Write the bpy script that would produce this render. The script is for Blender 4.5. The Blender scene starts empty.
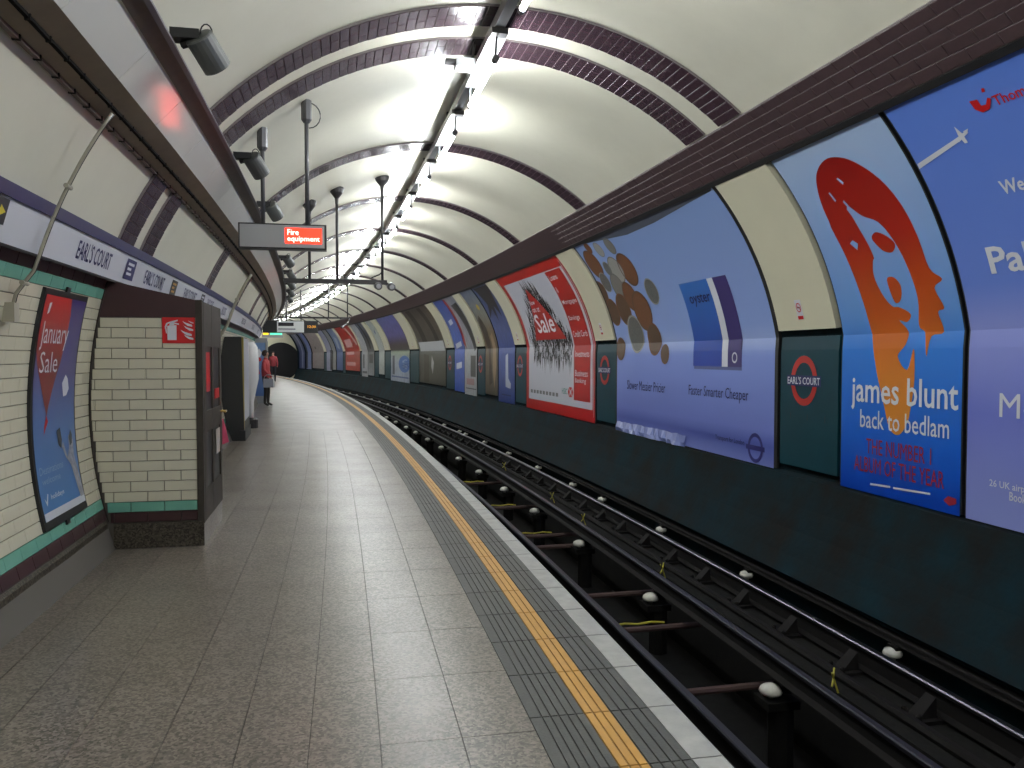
import bpy, bmesh, math, random
from mathutils import Vector, Matrix
from mathutils.geometry import tessellate_polygon
random.seed(7)
PI = math.pi
SC = bpy.context.scene
COL = SC.collection

# ------------------------------------------------------------------ geometry of the place
# s runs along the curved platform (metres), u to the right (towards the track), z up; z = 0 is the platform.
FPX, PITCH, CAMH, PHI0, KAP = 825.09, 0.03477, 1.3975, -0.1856, 0.003824
UC, ZC, RT = 1.227, 1.027, 3.033            # centre and radius of the tunnel lining
S_BACK, S_END = -7.0, 68.0
RC = 1 / KAP

def P(s, u, z):
    ph = PHI0 - KAP * s
    x = (math.cos(ph) - math.cos(PHI0)) / KAP
    y = -(math.sin(ph) - math.sin(PHI0)) / KAP
    return Vector((x + u * math.cos(ph), y - u * math.sin(ph), z))

def frame(s, u=0, z=0):                      # local x = u, local y = along s, local z = up
    ph = PHI0 - KAP * s
    return Matrix.Translation(P(s, u, z)) @ Matrix.Rotation(-ph, 4, 'Z')

def inv(x, y):
    dx, dy = x + math.cos(PHI0) * RC, y - math.sin(PHI0) * RC
    ph = math.atan2(-dy, dx)
    return (PHI0 - ph) / KAP, math.hypot(dx, dy) - RC

def ray(px, py):
    a, b = (px - 512) / FPX, (384 - py) / FPX
    return a, math.cos(PITCH) + b * math.sin(PITCH), -math.sin(PITCH) + b * math.cos(PITCH)

def march(px, py, fn):
    d = ray(px, py); t0 = .5; v0 = None
    while t0 < 120:
        s, u = inv(d[0] * t0, d[1] * t0); z = CAMH + d[2] * t0
        v = fn(s, u, z)
        if v0 is not None and (v > 0) != (v0 > 0):
            w = v0 / (v0 - v)
            return tuple(a + w * (b - a) for a, b in zip(q0, (s, u, z)))
        v0, q0 = v, (s, u, z)
        t0 *= 1.004
    return q0

def circ(px, py, dr=0): return march(px, py, lambda s, u, z: math.hypot(u - UC, z - ZC) - RT + dr)

# ------------------------------------------------------------------ camera, world, exposure
cam_d = bpy.data.cameras.new('camera')
cam_d.sensor_width = 36; cam_d.lens = FPX / 1024 * 36; cam_d.clip_end = 400
cam = bpy.data.objects.new('camera', cam_d); COL.objects.link(cam)
cam.location = (0, 0, CAMH); cam.rotation_euler = (PI / 2 - PITCH, 0, 0)
SC.camera = cam
w = bpy.data.worlds.new('world'); SC.world = w; w.use_nodes = True
w.node_tree.nodes['Background'].inputs[0].default_value = (.02, .02, .02, 1)
w.node_tree.nodes['Background'].inputs[1].default_value = .1
SC.view_settings.view_transform = 'Standard'; SC.view_settings.look = 'None'
SC.view_settings.gamma = 1; SC.view_settings.exposure = 0.0
TUBE_POWER = 165.0

# ------------------------------------------------------------------ materials
MATS = {}
def srgb(r, g, b):
    f = lambda c: (c / 255 / 12.92 if c / 255 <= .04045 else ((c / 255 + .055) / 1.055) ** 2.4)
    return (f(r), f(g), f(b))

def mat(name, col, rough=.5, metal=0, noise=None, bump=None, emit=0, spec=.5, col2=None, coat=0, rnoise=0):
    """noise = (scale, mix) towards col2; bump = (scale, strength)"""
    if name in MATS: return MATS[name]
    m = bpy.data.materials.new(name); m.use_nodes = True; MATS[name] = m
    nt = m.node_tree; b = nt.nodes['Principled BSDF']
    b.inputs['Base Color'].default_value = (*col, 1)
    b.inputs['Roughness'].default_value = rough; b.inputs['Metallic'].default_value = metal
    b.inputs['Specular IOR Level'].default_value = spec
    if coat: b.inputs['Coat Weight'].default_value = coat; b.inputs['Coat Roughness'].default_value = .15
    if emit:
        b.inputs['Emission Color'].default_value = (*col, 1); b.inputs['Emission Strength'].default_value = emit
    tc = nt.nodes.new('ShaderNodeNewGeometry')
    if noise:
        n = nt.nodes.new('ShaderNodeTexNoise'); n.inputs['Scale'].default_value = noise[0]; n.inputs['Detail'].default_value = 5
        n.inputs['Roughness'].default_value = .65
        nt.links.new(tc.outputs['Position'], n.inputs['Vector'])
        r = nt.nodes.new('ShaderNodeMapRange'); r.inputs[1].default_value = .35; r.inputs[2].default_value = .7
        r.inputs[3].default_value = 0; r.inputs[4].default_value = noise[1]
        nt.links.new(n.outputs['Fac'], r.inputs[0])
        mx = nt.nodes.new('ShaderNodeMix'); mx.data_type = 'RGBA'
        mx.inputs[6].default_value = (*col, 1); mx.inputs[7].default_value = (*(col2 or tuple(c * .5 for c in col)), 1)
        nt.links.new(r.outputs[0], mx.inputs[0]); nt.links.new(mx.outputs[2], b.inputs['Base Color'])
    if rnoise:
        n = nt.nodes.new('ShaderNodeTexNoise'); n.inputs['Scale'].default_value = 2.3; n.inputs['Detail'].default_value = 6
        nt.links.new(tc.outputs['Position'], n.inputs['Vector'])
        r = nt.nodes.new('ShaderNodeMapRange'); r.inputs[1].default_value = .3; r.inputs[2].default_value = .7
        r.inputs[3].default_value = max(.03, rough - rnoise); r.inputs[4].default_value = rough + rnoise
        nt.links.new(n.outputs['Fac'], r.inputs[0]); nt.links.new(r.outputs[0], b.inputs['Roughness'])
    if bump:
        n = nt.nodes.new('ShaderNodeTexNoise'); n.inputs['Scale'].default_value = bump[0]; n.inputs['Detail'].default_value = 3
        nt.links.new(tc.outputs['Position'], n.inputs['Vector'])
        bp = nt.nodes.new('ShaderNodeBump'); bp.inputs['Strength'].default_value = bump[1]; bp.inputs['Distance'].default_value = .02
        nt.links.new(n.outputs['Fac'], bp.inputs['Height']); nt.links.new(bp.outputs[0], b.inputs['Normal'])
    return m

def gradmat(name, stops, rough=.4, noise=0):
    """print colour running down the sheet (UV v: 0 top, 1 bottom)"""
    m = mat(name, stops[0][1], rough); nt = m.node_tree; b = nt.nodes['Principled BSDF']
    uv = nt.nodes.new('ShaderNodeUVMap'); sp = nt.nodes.new('ShaderNodeSeparateXYZ'); nt.links.new(uv.outputs[0], sp.inputs[0])
    cr = nt.nodes.new('ShaderNodeValToRGB')
    while len(cr.color_ramp.elements) < len(stops): cr.color_ramp.elements.new(.5)
    for e, (p, c) in zip(cr.color_ramp.elements, stops): e.position = p; e.color = (*c, 1)
    nt.links.new(sp.outputs[1], cr.inputs[0])
    out = cr.outputs[0]
    if noise:
        n = nt.nodes.new('ShaderNodeTexNoise'); n.inputs['Scale'].default_value = 14; n.inputs['Detail'].default_value = 6
        mx = nt.nodes.new('ShaderNodeMix'); mx.data_type = 'RGBA'; mx.blend_type = 'MULTIPLY'
        nt.links.new(uv.outputs[0], n.inputs['Vector'])
        r = nt.nodes.new('ShaderNodeMapRange'); r.inputs[1].default_value = .3; r.inputs[2].default_value = .7
        r.inputs[3].default_value = 1 - noise; r.inputs[4].default_value = 1
        nt.links.new(n.outputs['Fac'], r.inputs[0])
        mx.inputs[0].default_value = 1; nt.links.new(out, mx.inputs[6]); nt.links.new(r.outputs[0], mx.inputs[7]); out = mx.outputs[2]
    nt.links.new(out, b.inputs['Base Color'])
    return m

def brickmat(name, c1, c2, mortar, bw, bh, rough=.35):
    """tiling too far away to build piece by piece (UV in metres)"""
    m = mat(name, c1, rough); nt = m.node_tree; b = nt.nodes['Principled BSDF']
    uv = nt.nodes.new('ShaderNodeUVMap'); br = nt.nodes.new('ShaderNodeTexBrick')
    br.inputs['Color1'].default_value = (*c1, 1); br.inputs['Color2'].default_value = (*c2, 1); br.inputs['Mortar'].default_value = (*mortar, 1)
    br.inputs['Scale'].default_value = 1; br.inputs['Mortar Size'].default_value = .004
    br.inputs['Brick Width'].default_value = bw; br.inputs['Row Height'].default_value = bh
    nt.links.new(uv.outputs[0], br.inputs['Vector']); nt.links.new(br.outputs['Color'], b.inputs['Base Color'])
    return m

def granite(name, base, dark, light, rough, rn, spec=.5):
    m = mat(name, base, rough, rnoise=rn, spec=spec); nt = m.node_tree; b = nt.nodes['Principled BSDF']
    g = nt.nodes.new('ShaderNodeNewGeometry')
    v = nt.nodes.new('ShaderNodeTexVoronoi'); v.inputs['Scale'].default_value = 95
    ad = nt.nodes.new('ShaderNodeVectorMath'); ad.inputs[1].default_value = (.3, .7, .0417)
    nt.links.new(g.outputs['Position'], ad.inputs[0]); nt.links.new(ad.outputs[0], v.inputs['Vector'])
    cr = nt.nodes.new('ShaderNodeValToRGB'); e = cr.color_ramp.elements
    e[0].position = .0; e[0].color = (*dark, 1); e[1].position = .45; e[1].color = (*base, 1)
    e2 = e.new(.9); e2.color = (*light, 1)
    sp = nt.nodes.new('ShaderNodeSeparateColor'); nt.links.new(v.outputs['Color'], sp.inputs[0]); nt.links.new(sp.outputs[0], cr.inputs[0])
    n = nt.nodes.new('ShaderNodeTexNoise'); n.inputs['Scale'].default_value = 1.1; n.inputs['Detail'].default_value = 5
    nt.links.new(g.outputs['Position'], n.inputs['Vector'])
    r = nt.nodes.new('ShaderNodeMapRange'); r.inputs[1].default_value = .3; r.inputs[2].default_value = .7; r.inputs[3].default_value = .78; r.inputs[4].default_value = 1.05
    nt.links.new(n.outputs['Fac'], r.inputs[0])
    mx = nt.nodes.new('ShaderNodeMix'); mx.data_type = 'RGBA'; mx.blend_type = 'MULTIPLY'; mx.inputs[0].default_value = 1
    nt.links.new(cr.outputs[0], mx.inputs[6]); nt.links.new(r.outputs[0], mx.inputs[7]); nt.links.new(mx.outputs[2], b.inputs['Base Color'])
    return m

M_vault = mat('cream_gloss_paint', (.68, .66, .54), .40, noise=(1.2, .35), col2=(.52, .50, .40), bump=(3, .03), spec=.35)
M_cream = mat('cream_enamel', (.66, .63, .47), .3, noise=(2, .25), col2=(.55, .52, .40))
M_purple = mat('purple_glazed_tile', (.062, .036, .046), .22, noise=(40, .6), col2=(.04, .024, .031))
M_purple2 = mat('plum_glazed_tile', (.070, .042, .045), .35, noise=(30, .6), col2=(.048, .031, .033))
M_grout = mat('pale_grout', (.19, .165, .165), .8)
M_dgrout = mat('dark_grout', (.11, .10, .085), .8)
M_tile = mat('cream_glazed_tile', (.62, .59, .46), .18, noise=(6, .3), col2=(.54, .50, .39))
M_green = mat('sea_green_tile', (.16, .40, .31), .25, noise=(8, .3), col2=(.12, .32, .25))
M_maroon = mat('maroon_tile', (.05, .020, .022), .4, noise=(8, .4), col2=(.033, .014, .015))
M_black = mat('black_paint', (.012, .012, .013), .45)
M_steel = mat('dark_steel', (.035, .035, .038), .45, .3, noise=(10, .5), col2=(.05, .04, .035))
M_gsteel = mat('grey_painted_steel', (.10, .10, .105), .4, .2)
M_brown = mat('brown_duct_paint', (.27, .21, .145), .6, noise=(5, .6), col2=(.18, .14, .10))
M_panelw = mat('white_enamel_panel', (.80, .78, .73), .12, noise=(2, .2), col2=(.70, .68, .63))
M_granite = granite('speckled_granite', (.135, .115, .094), (.056, .047, .038), (.23, .198, .166), .31, .03)
M_granite_d = granite('speckled_granite_skirting', (.055, .046, .034), (.024, .02, .015), (.10, .085, .065), .55, .06, spec=.2)
M_seam = mat('dark_floor_joint', (.05, .046, .04), .8)
M_rib = mat('charcoal_ribbed_paving', (.060, .062, .058), .6, noise=(20, .5), col2=(.085, .085, .078), bump=(90, .15))
M_yellow = mat('yellow_line_paint', (.55, .29, .055), .5, noise=(12, .5), col2=(.38, .20, .05))
M_white = mat('worn_white_paint', (.40, .40, .38), .55, noise=(9, .7), col2=(.26, .26, .25))
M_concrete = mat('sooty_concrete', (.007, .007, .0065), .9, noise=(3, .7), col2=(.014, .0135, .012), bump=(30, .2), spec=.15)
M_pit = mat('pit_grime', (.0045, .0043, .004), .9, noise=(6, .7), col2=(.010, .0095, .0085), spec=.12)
M_wallt = mat('grimy_teal_paint', (.0085, .0088, .0085), .8, noise=(1.7, 1.0), col2=(.003, .022, .032), spec=.12, bump=(20, .1))
M_teal = mat('teal_enamel', (.007, .046, .064), .4, noise=(3, .5), col2=(.005, .032, .046), spec=.25)
M_rail = mat('rail_steel_polished', (.15, .15, .17), .36, 1)
M_railside = mat('rail_steel_rusty', (.009, .008, .008), .75, .2, spec=.2)
M_raildull = mat('rail_steel_dull_blue', (.045, .045, .058), .5, .8)
M_pot = mat('white_porcelain', (.62, .61, .55), .15, noise=(30, .4), col2=(.35, .34, .30))
M_rust = mat('rusty_rod', (.06, .032, .028), .7)
M_ycable = mat('yellow_cable', (.40, .36, .03), .5)
M_alu = mat('grey_aluminium', (.36, .365, .37), .4, .3)
M_refl = mat('white_reflector', (.24, .245, .25), .4)
M_tube = mat('fluorescent_tube_light', (.93, .97, 1.0), .3, emit=TUBE_POWER)
M_fblue = mat('frieze_blue', (.017, .018, .095), .4, noise=(6, .4), col2=(.03, .027, .07))
M_fwhite = mat('frieze_white', (.60, .61, .66), .3)
M_ink = mat('black_ink', (.02, .02, .025), .5)
M_navy = mat('navy_ink', (.015, .015, .10), .5)
M_red = mat('roundel_red', (.42, .022, .016), .4)
M_signred = mat('sign_red', (.55, .01, .012), .4)
M_wink = mat('white_ink', (.66, .67, .72), .5)
M_conduit = mat('cream_painted_conduit', (.34, .32, .25), .4)
M_wood = mat('dark_varnished_wood', (.05, .042, .032), .55, noise=(14, .6), col2=(.025, .02, .015), spec=.3)
M_brass = mat('brass', (.6, .42, .14), .3, 1)

# ------------------------------------------------------------------ builders
NUM = ['first', 'second', 'third', 'fourth', 'fifth', 'sixth', 'seventh', 'eighth', 'ninth', 'tenth', 'eleventh', 'twelfth', 'thirteenth',
       'fourteenth', 'fifteenth', 'sixteenth', 'seventeenth', 'eighteenth', 'nineteenth']
def nth(i):
    if i < 19: return NUM[i]
    tens = {2: 'twent', 3: 'thirt', 4: 'fort', 5: 'fift'}[(i + 1) // 10]
    r = (i + 1) % 10
    return tens + 'ieth' if r == 0 else tens + 'y-' + NUM[r - 1]

def tag(o, label=None, cat=None, group=None, kind=None):
    if label: o['label'] = label
    if cat: o['category'] = cat
    if group: o['group'] = group
    if kind: o['kind'] = kind
    return o

def thing(name, label, cat, s=0, u=0, z=0, group=None, kind=None, at=None):
    o = bpy.data.objects.new(name, None); COL.objects.link(o)
    o.empty_display_size = .1
    o.matrix_world = at if at is not None else frame(s, u, z)
    return tag(o, label, cat, group, kind)

class MB:
    """collects faces in path space (s, u, z) or, with raw points, in a thing's own local space"""
    def __init__(self): self.v = []; self.f = []; self.uv = {}; self.mi = []
    def add(self, verts, faces, m=0):
        b = len(self.v); self.v += [tuple(q) for q in verts]; self.f += [tuple(b + i for i in f) for f in faces]; self.mi += [m] * len(faces)
        return self
    def box(self, s0, s1, u0, u1, z0, z1, step=None):
        n = max(1, int(math.ceil((s1 - s0) / step))) if step else 1
        return self.sweep([(u0, z0), (u1, z0), (u1, z1), (u0, z1)], [s0 + (s1 - s0) * i / n for i in range(n + 1)])
    def sweep(self, prof, ss, closed=True, caps=True):
        n = len(prof); vs = [(s, u, z) for s in ss for (u, z) in prof]; fs = []
        for i in range(len(ss) - 1):
            for j in range(n if closed else n - 1):
                k = (j + 1) % n
                fs.append((i * n + j, i * n + k, (i + 1) * n + k, (i + 1) * n + j))
        if closed and caps: fs += [tuple(range(n)), tuple((len(ss) - 1) * n + j for j in reversed(range(n)))]
        return self.add(vs, fs)
    def tube(self, pts, r, n=8, caps=True):
        pts = [Vector(p) for p in pts]; rings = []; k = len(pts)
        rr = r if isinstance(r, (list, tuple)) else [r] * k
        up = None
        for i, p in enumerate(pts):
            d = (pts[min(i + 1, k - 1)] - pts[max(i - 1, 0)])
            d = d.normalized() if d.length > 1e-9 else Vector((0, 0, 1))
            if up is None: up = Vector((0, 0, 1)) if abs(d.z) < .9 else Vector((1, 0, 0))
            a = d.cross(up)
            if a.length < 1e-6: a = d.cross(Vector((0, 1, 0)))
            a.normalize(); b = a.cross(d)
            rings.append([p + (a * math.cos(2 * PI * j / n) + b * math.sin(2 * PI * j / n)) * rr[i] for j in range(n)])
        fs = []
        for i in range(k - 1):
            for j in range(n):
                q = (j + 1) % n; fs.append((i * n + j, i * n + q, (i + 1) * n + q, (i + 1) * n + j))
        if caps: fs += [tuple(reversed(range(n))), tuple((k - 1) * n + j for j in range(n))]
        return self.add([v for r_ in rings for v in r_], fs)
    def lathe(self, s, u, prof, n=14):
        """prof: (radius, z) turned about a vertical axis at (s,u)"""
        vs = [(s + r * math.sin(2 * PI * j / n), u + r * math.cos(2 * PI * j / n), z) for (r, z) in prof for j in range(n)]; fs = []
        for i in range(len(prof) - 1):
            for j in range(n):
                q = (j + 1) % n; fs.append((i * n + j, i * n + q, (i + 1) * n + q, (i + 1) * n + j))
        fs += [tuple(reversed(range(n))), tuple((len(prof) - 1) * n + j for j in range(n))]
        return self.add(vs, fs)
    def me(self, name, m, inverse=None, local=False, smooth=False, uvs=None):
        d = bpy.data.meshes.new(name)
        if local: vv = [(q[1], q[0], q[2]) for q in self.v]          # (s,u,z) -> local x=u, y=s
        else:
            vv = [P(*q) for q in self.v]
            if inverse is not None: vv = [inverse @ q for q in vv]
        d.from_pydata([tuple(q) for q in vv], [], self.f)
        for mm in (m if isinstance(m, (list, tuple)) else [m]): d.materials.append(mm)
        if any(self.mi): d.polygons.foreach_set('material_index', self.mi)
        bm = bmesh.new(); bm.from_mesh(d); bmesh.ops.recalc_face_normals(bm, faces=bm.faces); bm.to_mesh(d); bm.free()
        if smooth: d.shade_smooth()
        if uvs:
            l = d.uv_layers.new(name='UVMap')
            for lp in d.loops: l.data[lp.index].uv = uvs(*self.v[lp.vertex_index])
        return d
    def build(self, name, m, parent=None, local=False, smooth=False, uvs=None):
        inverse = parent.matrix_world.inverted() if (parent is not None and not local) else None
        return link(name, self.me(name, m, inverse, local, smooth, uvs), parent)

def link(name, d, parent=None, mw=None):
    o = bpy.data.objects.new(name, d); COL.objects.link(o)
    if parent is not None: o.parent = parent
    if mw is not None: o.matrix_basis = mw
    return o

def chain(o, *parents):                       # world matrix of a part (parts carry no transform of their own unless told)
    return o

def sub(mb, name, m, parent, root, **k):       # a sub-part: parent is an untransformed part of root
    d = mb.me(name, m, root.matrix_world.inverted(), **k)
    return link(name, d, parent)

def copy_tree(o, parent=None, mw=None):
    c = o.copy(); COL.objects.link(c); c.parent = parent
    if mw is not None: c.matrix_world = mw
    for ch in o.children: copy_tree(ch, c)
    return c

def srange(a, b, step=1.0):
    n = max(1, int(math.ceil((b - a) / step))); return [a + (b - a) * i / n for i in range(n + 1)]

def cu(z, side=1, dr=0): return UC + side * math.sqrt(max(0, (RT - dr) ** 2 - (z - ZC) ** 2))
def arc(th, dr=0): return (UC + (RT - dr) * math.cos(th), ZC + (RT - dr) * math.sin(th))

# right wall surface: t = distance down from the foot of the purple band
TH0 = math.atan2(3.04 - ZC, 3.49 - UC); THK = math.asin((1.57 - ZC) / RT)
WR = [arc(TH0 + (THK - TH0) * i / 14) for i in range(15)] + [(4.202, 1.45), (4.2, 1.15), (4.2, .26)]
WT = [0]
for a, b in zip(WR, WR[1:]): WT.append(WT[-1] + math.hypot(b[0] - a[0], b[1] - a[1]))
TTOT = WT[-1]; TK = WT[14]; TL = WT[15]
def wr(s, t, off=0):
    i = 0
    while i < len(WT) - 2 and t > WT[i + 1]: i += 1
    a, b = WR[i], WR[i + 1]; k = (t - WT[i]) / (WT[i + 1] - WT[i])
    def nrm(j):
        j0, j1 = max(j - 1, 0), min(j + 1, len(WR) - 1)
        d = (WR[j1][0] - WR[j0][0], WR[j1][1] - WR[j0][1]); l = math.hypot(*d); return (d[1] / l, -d[0] / l)
    n0, n1 = nrm(i), nrm(i + 1); n = (n0[0] + (n1[0] - n0[0]) * k, n0[1] + (n1[1] - n0[1]) * k)
    return (s, a[0] + (b[0] - a[0]) * k + n[0] * off, a[1] + (b[1] - a[1]) * k + n[1] * off)
def tz(z):
    for i in range(len(WR) - 1):
        if WR[i][1] >= z >= WR[i + 1][1]: return WT[i] + (WT[i + 1] - WT[i]) * (WR[i][1] - z) / (WR[i][1] - WR[i + 1][1])
    return 0 if z > 3 else TTOT
def pw(px, py):
    q = circ(px, py)
    if q[2] < 1.57: q = march(px, py, lambda s, u, z: u - 4.182)
    return q[0], tz(q[2])
# left wall surface
def wl(s, z, off=0):
    th = PI - math.asin((z - ZC) / RT); u, zz = arc(th, off); return (s, u, zz)
def pl(px, py):
    q = circ(px, py); return q[0], q[2]
# flat upright face across the platform at s0 (faces the camera)
def wf(s0): return lambda x, y, off=0: (s0 - off, x, y)

def patch(x0, x1, y0, y1, fn, off, nx=1, ny=1):
    mb = MB(); vs = [fn(x0 + (x1 - x0) * i / nx, y0 + (y1 - y0) * j / ny, off) for j in range(ny + 1) for i in range(nx + 1)]
    mb.add(vs, [(j * (nx + 1) + i, j * (nx + 1) + i + 1, (j + 1) * (nx + 1) + i + 1, (j + 1) * (nx + 1) + i) for j in range(ny) for i in range(nx)])
    return mb
def patch_uv(x0, x1, y0, y1, fn, off, nx, ny, name, m, parent, thick=0):
    """a bent sheet with UVs 0..1 and, with thick, closed edges"""
    mb = MB(); uv = []
    ys = [y0 + (y1 - y0) * j / ny for j in range(ny + 1)]
    if fn is wr: ys = [y0] + [k for k in WT if y0 + .01 < k < y1 - .01] + [y1]; ny = len(ys) - 1
    def grid(o):
        b = len(mb.v)
        for j in range(ny + 1):
            for i in range(nx + 1):
                mb.v.append(fn(x0 + (x1 - x0) * i / nx, ys[j], o)); uv.append((i / nx, (ys[j] - y0) / (y1 - y0)))
        for j in range(ny):
            for i in range(nx):
                k = b + j * (nx + 1) + i; mb.f.append((k, k + 1, k + nx + 2, k + nx + 1))
        return b
    b0 = grid(off); W = nx + 1
    if thick:
        b1 = grid(off - thick)
        rim = [i for i in range(nx)] + [j * W + nx for j in range(ny)] + [ny * W + i for i in range(nx, 0, -1)] + [j * W for j in range(ny, 0, -1)]
        for a, c in zip(rim, rim[1:] + rim[:1]): mb.f.append((b0 + a, b0 + c, b1 + c, b1 + a))
    mb.mi = [0] * len(mb.f)
    d = mb.me(name, m, parent.matrix_world.inverted())
    l = d.uv_layers.new(name='UVMap')
    for lp in d.loops: l.data[lp.index].uv = uv[lp.vertex_index]
    d.shade_smooth() if False else None
    return link(name, d, parent)

fz_ = [None]
def decal_bm(bm, fn, off, step, bounds=None):
    """bend a flat bmesh (x,y,0) over a surface"""
    ys = [v.co.y for v in bm.verts]; xs = [v.co.x for v in bm.verts]
    if fn in (wr, wl, fz_[0]) and xs:
        x = math.floor(min(xs) / .5) * .5 + .5
        while x < max(xs):
            bmesh.ops.bisect_plane(bm, geom=bm.verts[:] + bm.edges[:] + bm.faces[:], plane_co=(x, 0, 0), plane_no=(1, 0, 0)); x += .5
    if fn is wr:
        for y in WT:
            if min(ys) < y < max(ys): bmesh.ops.bisect_plane(bm, geom=bm.verts[:] + bm.edges[:] + bm.faces[:], plane_co=(0, y, 0), plane_no=(0, 1, 0))
    elif step and ys:
        y = math.floor(min(ys) / step) * step + step
        while y < max(ys):
            bmesh.ops.bisect_plane(bm, geom=bm.verts[:] + bm.edges[:] + bm.faces[:], plane_co=(0, y, 0), plane_no=(0, 1, 0)); y += step
    mb = MB(); bm.verts.index_update(); flat = [(v.co.x, v.co.y) for v in bm.verts]
    mb.add([fn(x, y, off) for x, y in flat], [tuple(v.index for v in f.verts) for f in bm.faces])
    bm.free(); return mb, flat
def decal(name, polys, fn, off, m, parent, step=.15, uvbox=None, root=None):
    bm = bmesh.new()
    for poly in polys:
        vs = [bm.verts.new((x, y, 0)) for x, y in poly]
        for tri in tessellate_polygon([[Vector((x, y, 0)) for x, y in poly]]):
            try: bm.faces.new([vs[i] for i in tri])
            except ValueError: pass
    mb, flat = decal_bm(bm, fn, off, step)
    d = mb.me(name, m, (root or parent).matrix_world.inverted())
    if uvbox:
        x0, x1, y0, y1 = uvbox; l = d.uv_layers.new(name='UVMap')
        for lp in d.loops: x, y = flat[lp.vertex_index]; l.data[lp.index].uv = ((x - x0) / (x1 - x0), (y - y0) / (y1 - y0))
    return link(name, d, parent)

FLATTEXT = {}
def text_mesh(body, bold=0):
    key = (body, bold)
    if key in FLATTEXT: return FLATTEXT[key]
    c = bpy.data.curves.new('lettering', 'FONT'); c.body = body; c.size = 1; c.resolution_u = 2; c.offset = bold
    o = bpy.data.objects.new('lettering', c); COL.objects.link(o)
    bpy.context.view_layer.update()
    d = bpy.data.meshes.new_from_object(o.evaluated_get(bpy.context.evaluated_depsgraph_get()))
    bpy.data.objects.remove(o); bpy.data.curves.remove(c)
    FLATTEXT[key] = d; return d
def text(body, x0, x1, y0, y1, fn, off, m, parent, name='lettering', bold=.01, root=None, step=.2):
    """letters filling the box: x0 = left, x1 = right, y0 = foot, y1 = top, in the surface's own coordinates"""
    d = text_mesh(body, bold); bm = bmesh.new(); bm.from_mesh(d)
    xs = [v.co.x for v in bm.verts]; ys = [v.co.y for v in bm.verts]
    ax, bx, ay, by = min(xs), max(xs), min(ys), max(ys)
    for v in bm.verts:
        v.co = (x0 + (x1 - x0) * (v.co.x - ax) / (bx - ax), y0 + (y1 - y0) * (v.co.y - ay) / (by - ay), 0)
    mb, _ = decal_bm(bm, fn, off, step)
    return link(name, mb.me(name, m, (root or parent).matrix_world.inverted()), parent)
def ell(cx, cy, rx, ry, n=24, a0=0, a1=2 * PI): return [(cx + rx * math.cos(a0 + (a1 - a0) * i / n), cy + ry * math.sin(a0 + (a1 - a0) * i / n)) for i in range(n)]
def ringpoly(cx, cy, rx, ry, w, wy=None, n=28):
    wy = wy or w; out = []
    for i in range(n):
        a, b = 2 * PI * i / n, 2 * PI * (i + 1) / n
        q = lambda t, k: (cx + (rx - k * w) * math.cos(t), cy + (ry - k * wy) * math.sin(t))
        out.append([q(a, 0), q(b, 0), q(b, 1), q(a, 1)])
    return out
def smooth(pts, n=4):
    out = []; k = len(pts)
    for i in range(k):
        p0, p1, p2, p3 = pts[i - 1], pts[i], pts[(i + 1) % k], pts[(i + 2) % k]
        for j in range(n):
            t = j / n
            out.append(tuple(.5 * (2 * b + (c - a) * t + (2 * a - 5 * b + 4 * c - d) * t * t + (3 * b - a - 3 * c + d) * t ** 3) for a, b, c, d in zip(p0, p1, p2, p3)))
    return out
def rect(x0, x1, y0, y1): return [(x0, y0), (x1, y0), (x1, y1), (x0, y1)]

# ------------------------------------------------------------------ the shell
SS = srange(S_BACK, S_END, 1.0)
def struct(name, mb, m, label, cat, **k): return tag(mb.build(name, m, None, **k), label, cat, kind='structure')

ZF0, ZF1 = 1.93, 2.20                                     # frieze foot and top
thL = PI - math.asin((2.17 - ZC) / RT); thR = math.atan2(3.36 - ZC, 3.165 - UC)
struct('ceiling', MB().sweep([arc(thR + (thL - thR) * i / 40) for i in range(41)], SS, closed=False), M_vault,
       'cream painted barrel vault curving over platform and track', 'ceiling', smooth=True)

M_wallfar = brickmat('cream_tiling', (.62, .59, .46), (.58, .55, .43), (.16, .15, .12), .229, .0757, .3)
def wall_uv(s, u, z): return (s, RT * (math.atan2(z - ZC, u - UC) % (2 * PI)))
th_a, th_b = PI + math.asin((ZC - .37) / RT), PI - math.asin((1.795 - ZC) / RT)
mbw = MB()
prof = [arc(PI + math.asin((ZC + .1) / RT) + (thL - PI - math.asin((ZC + .1) / RT)) * i / 24, -.012) for i in range(25)]
mbw.sweep(prof, SS, closed=False)
wall_left = struct('wall_left', mbw, M_dgrout, 'curved platform wall of cream glazed tiles with green and maroon borders', 'wall', smooth=True)

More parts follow.
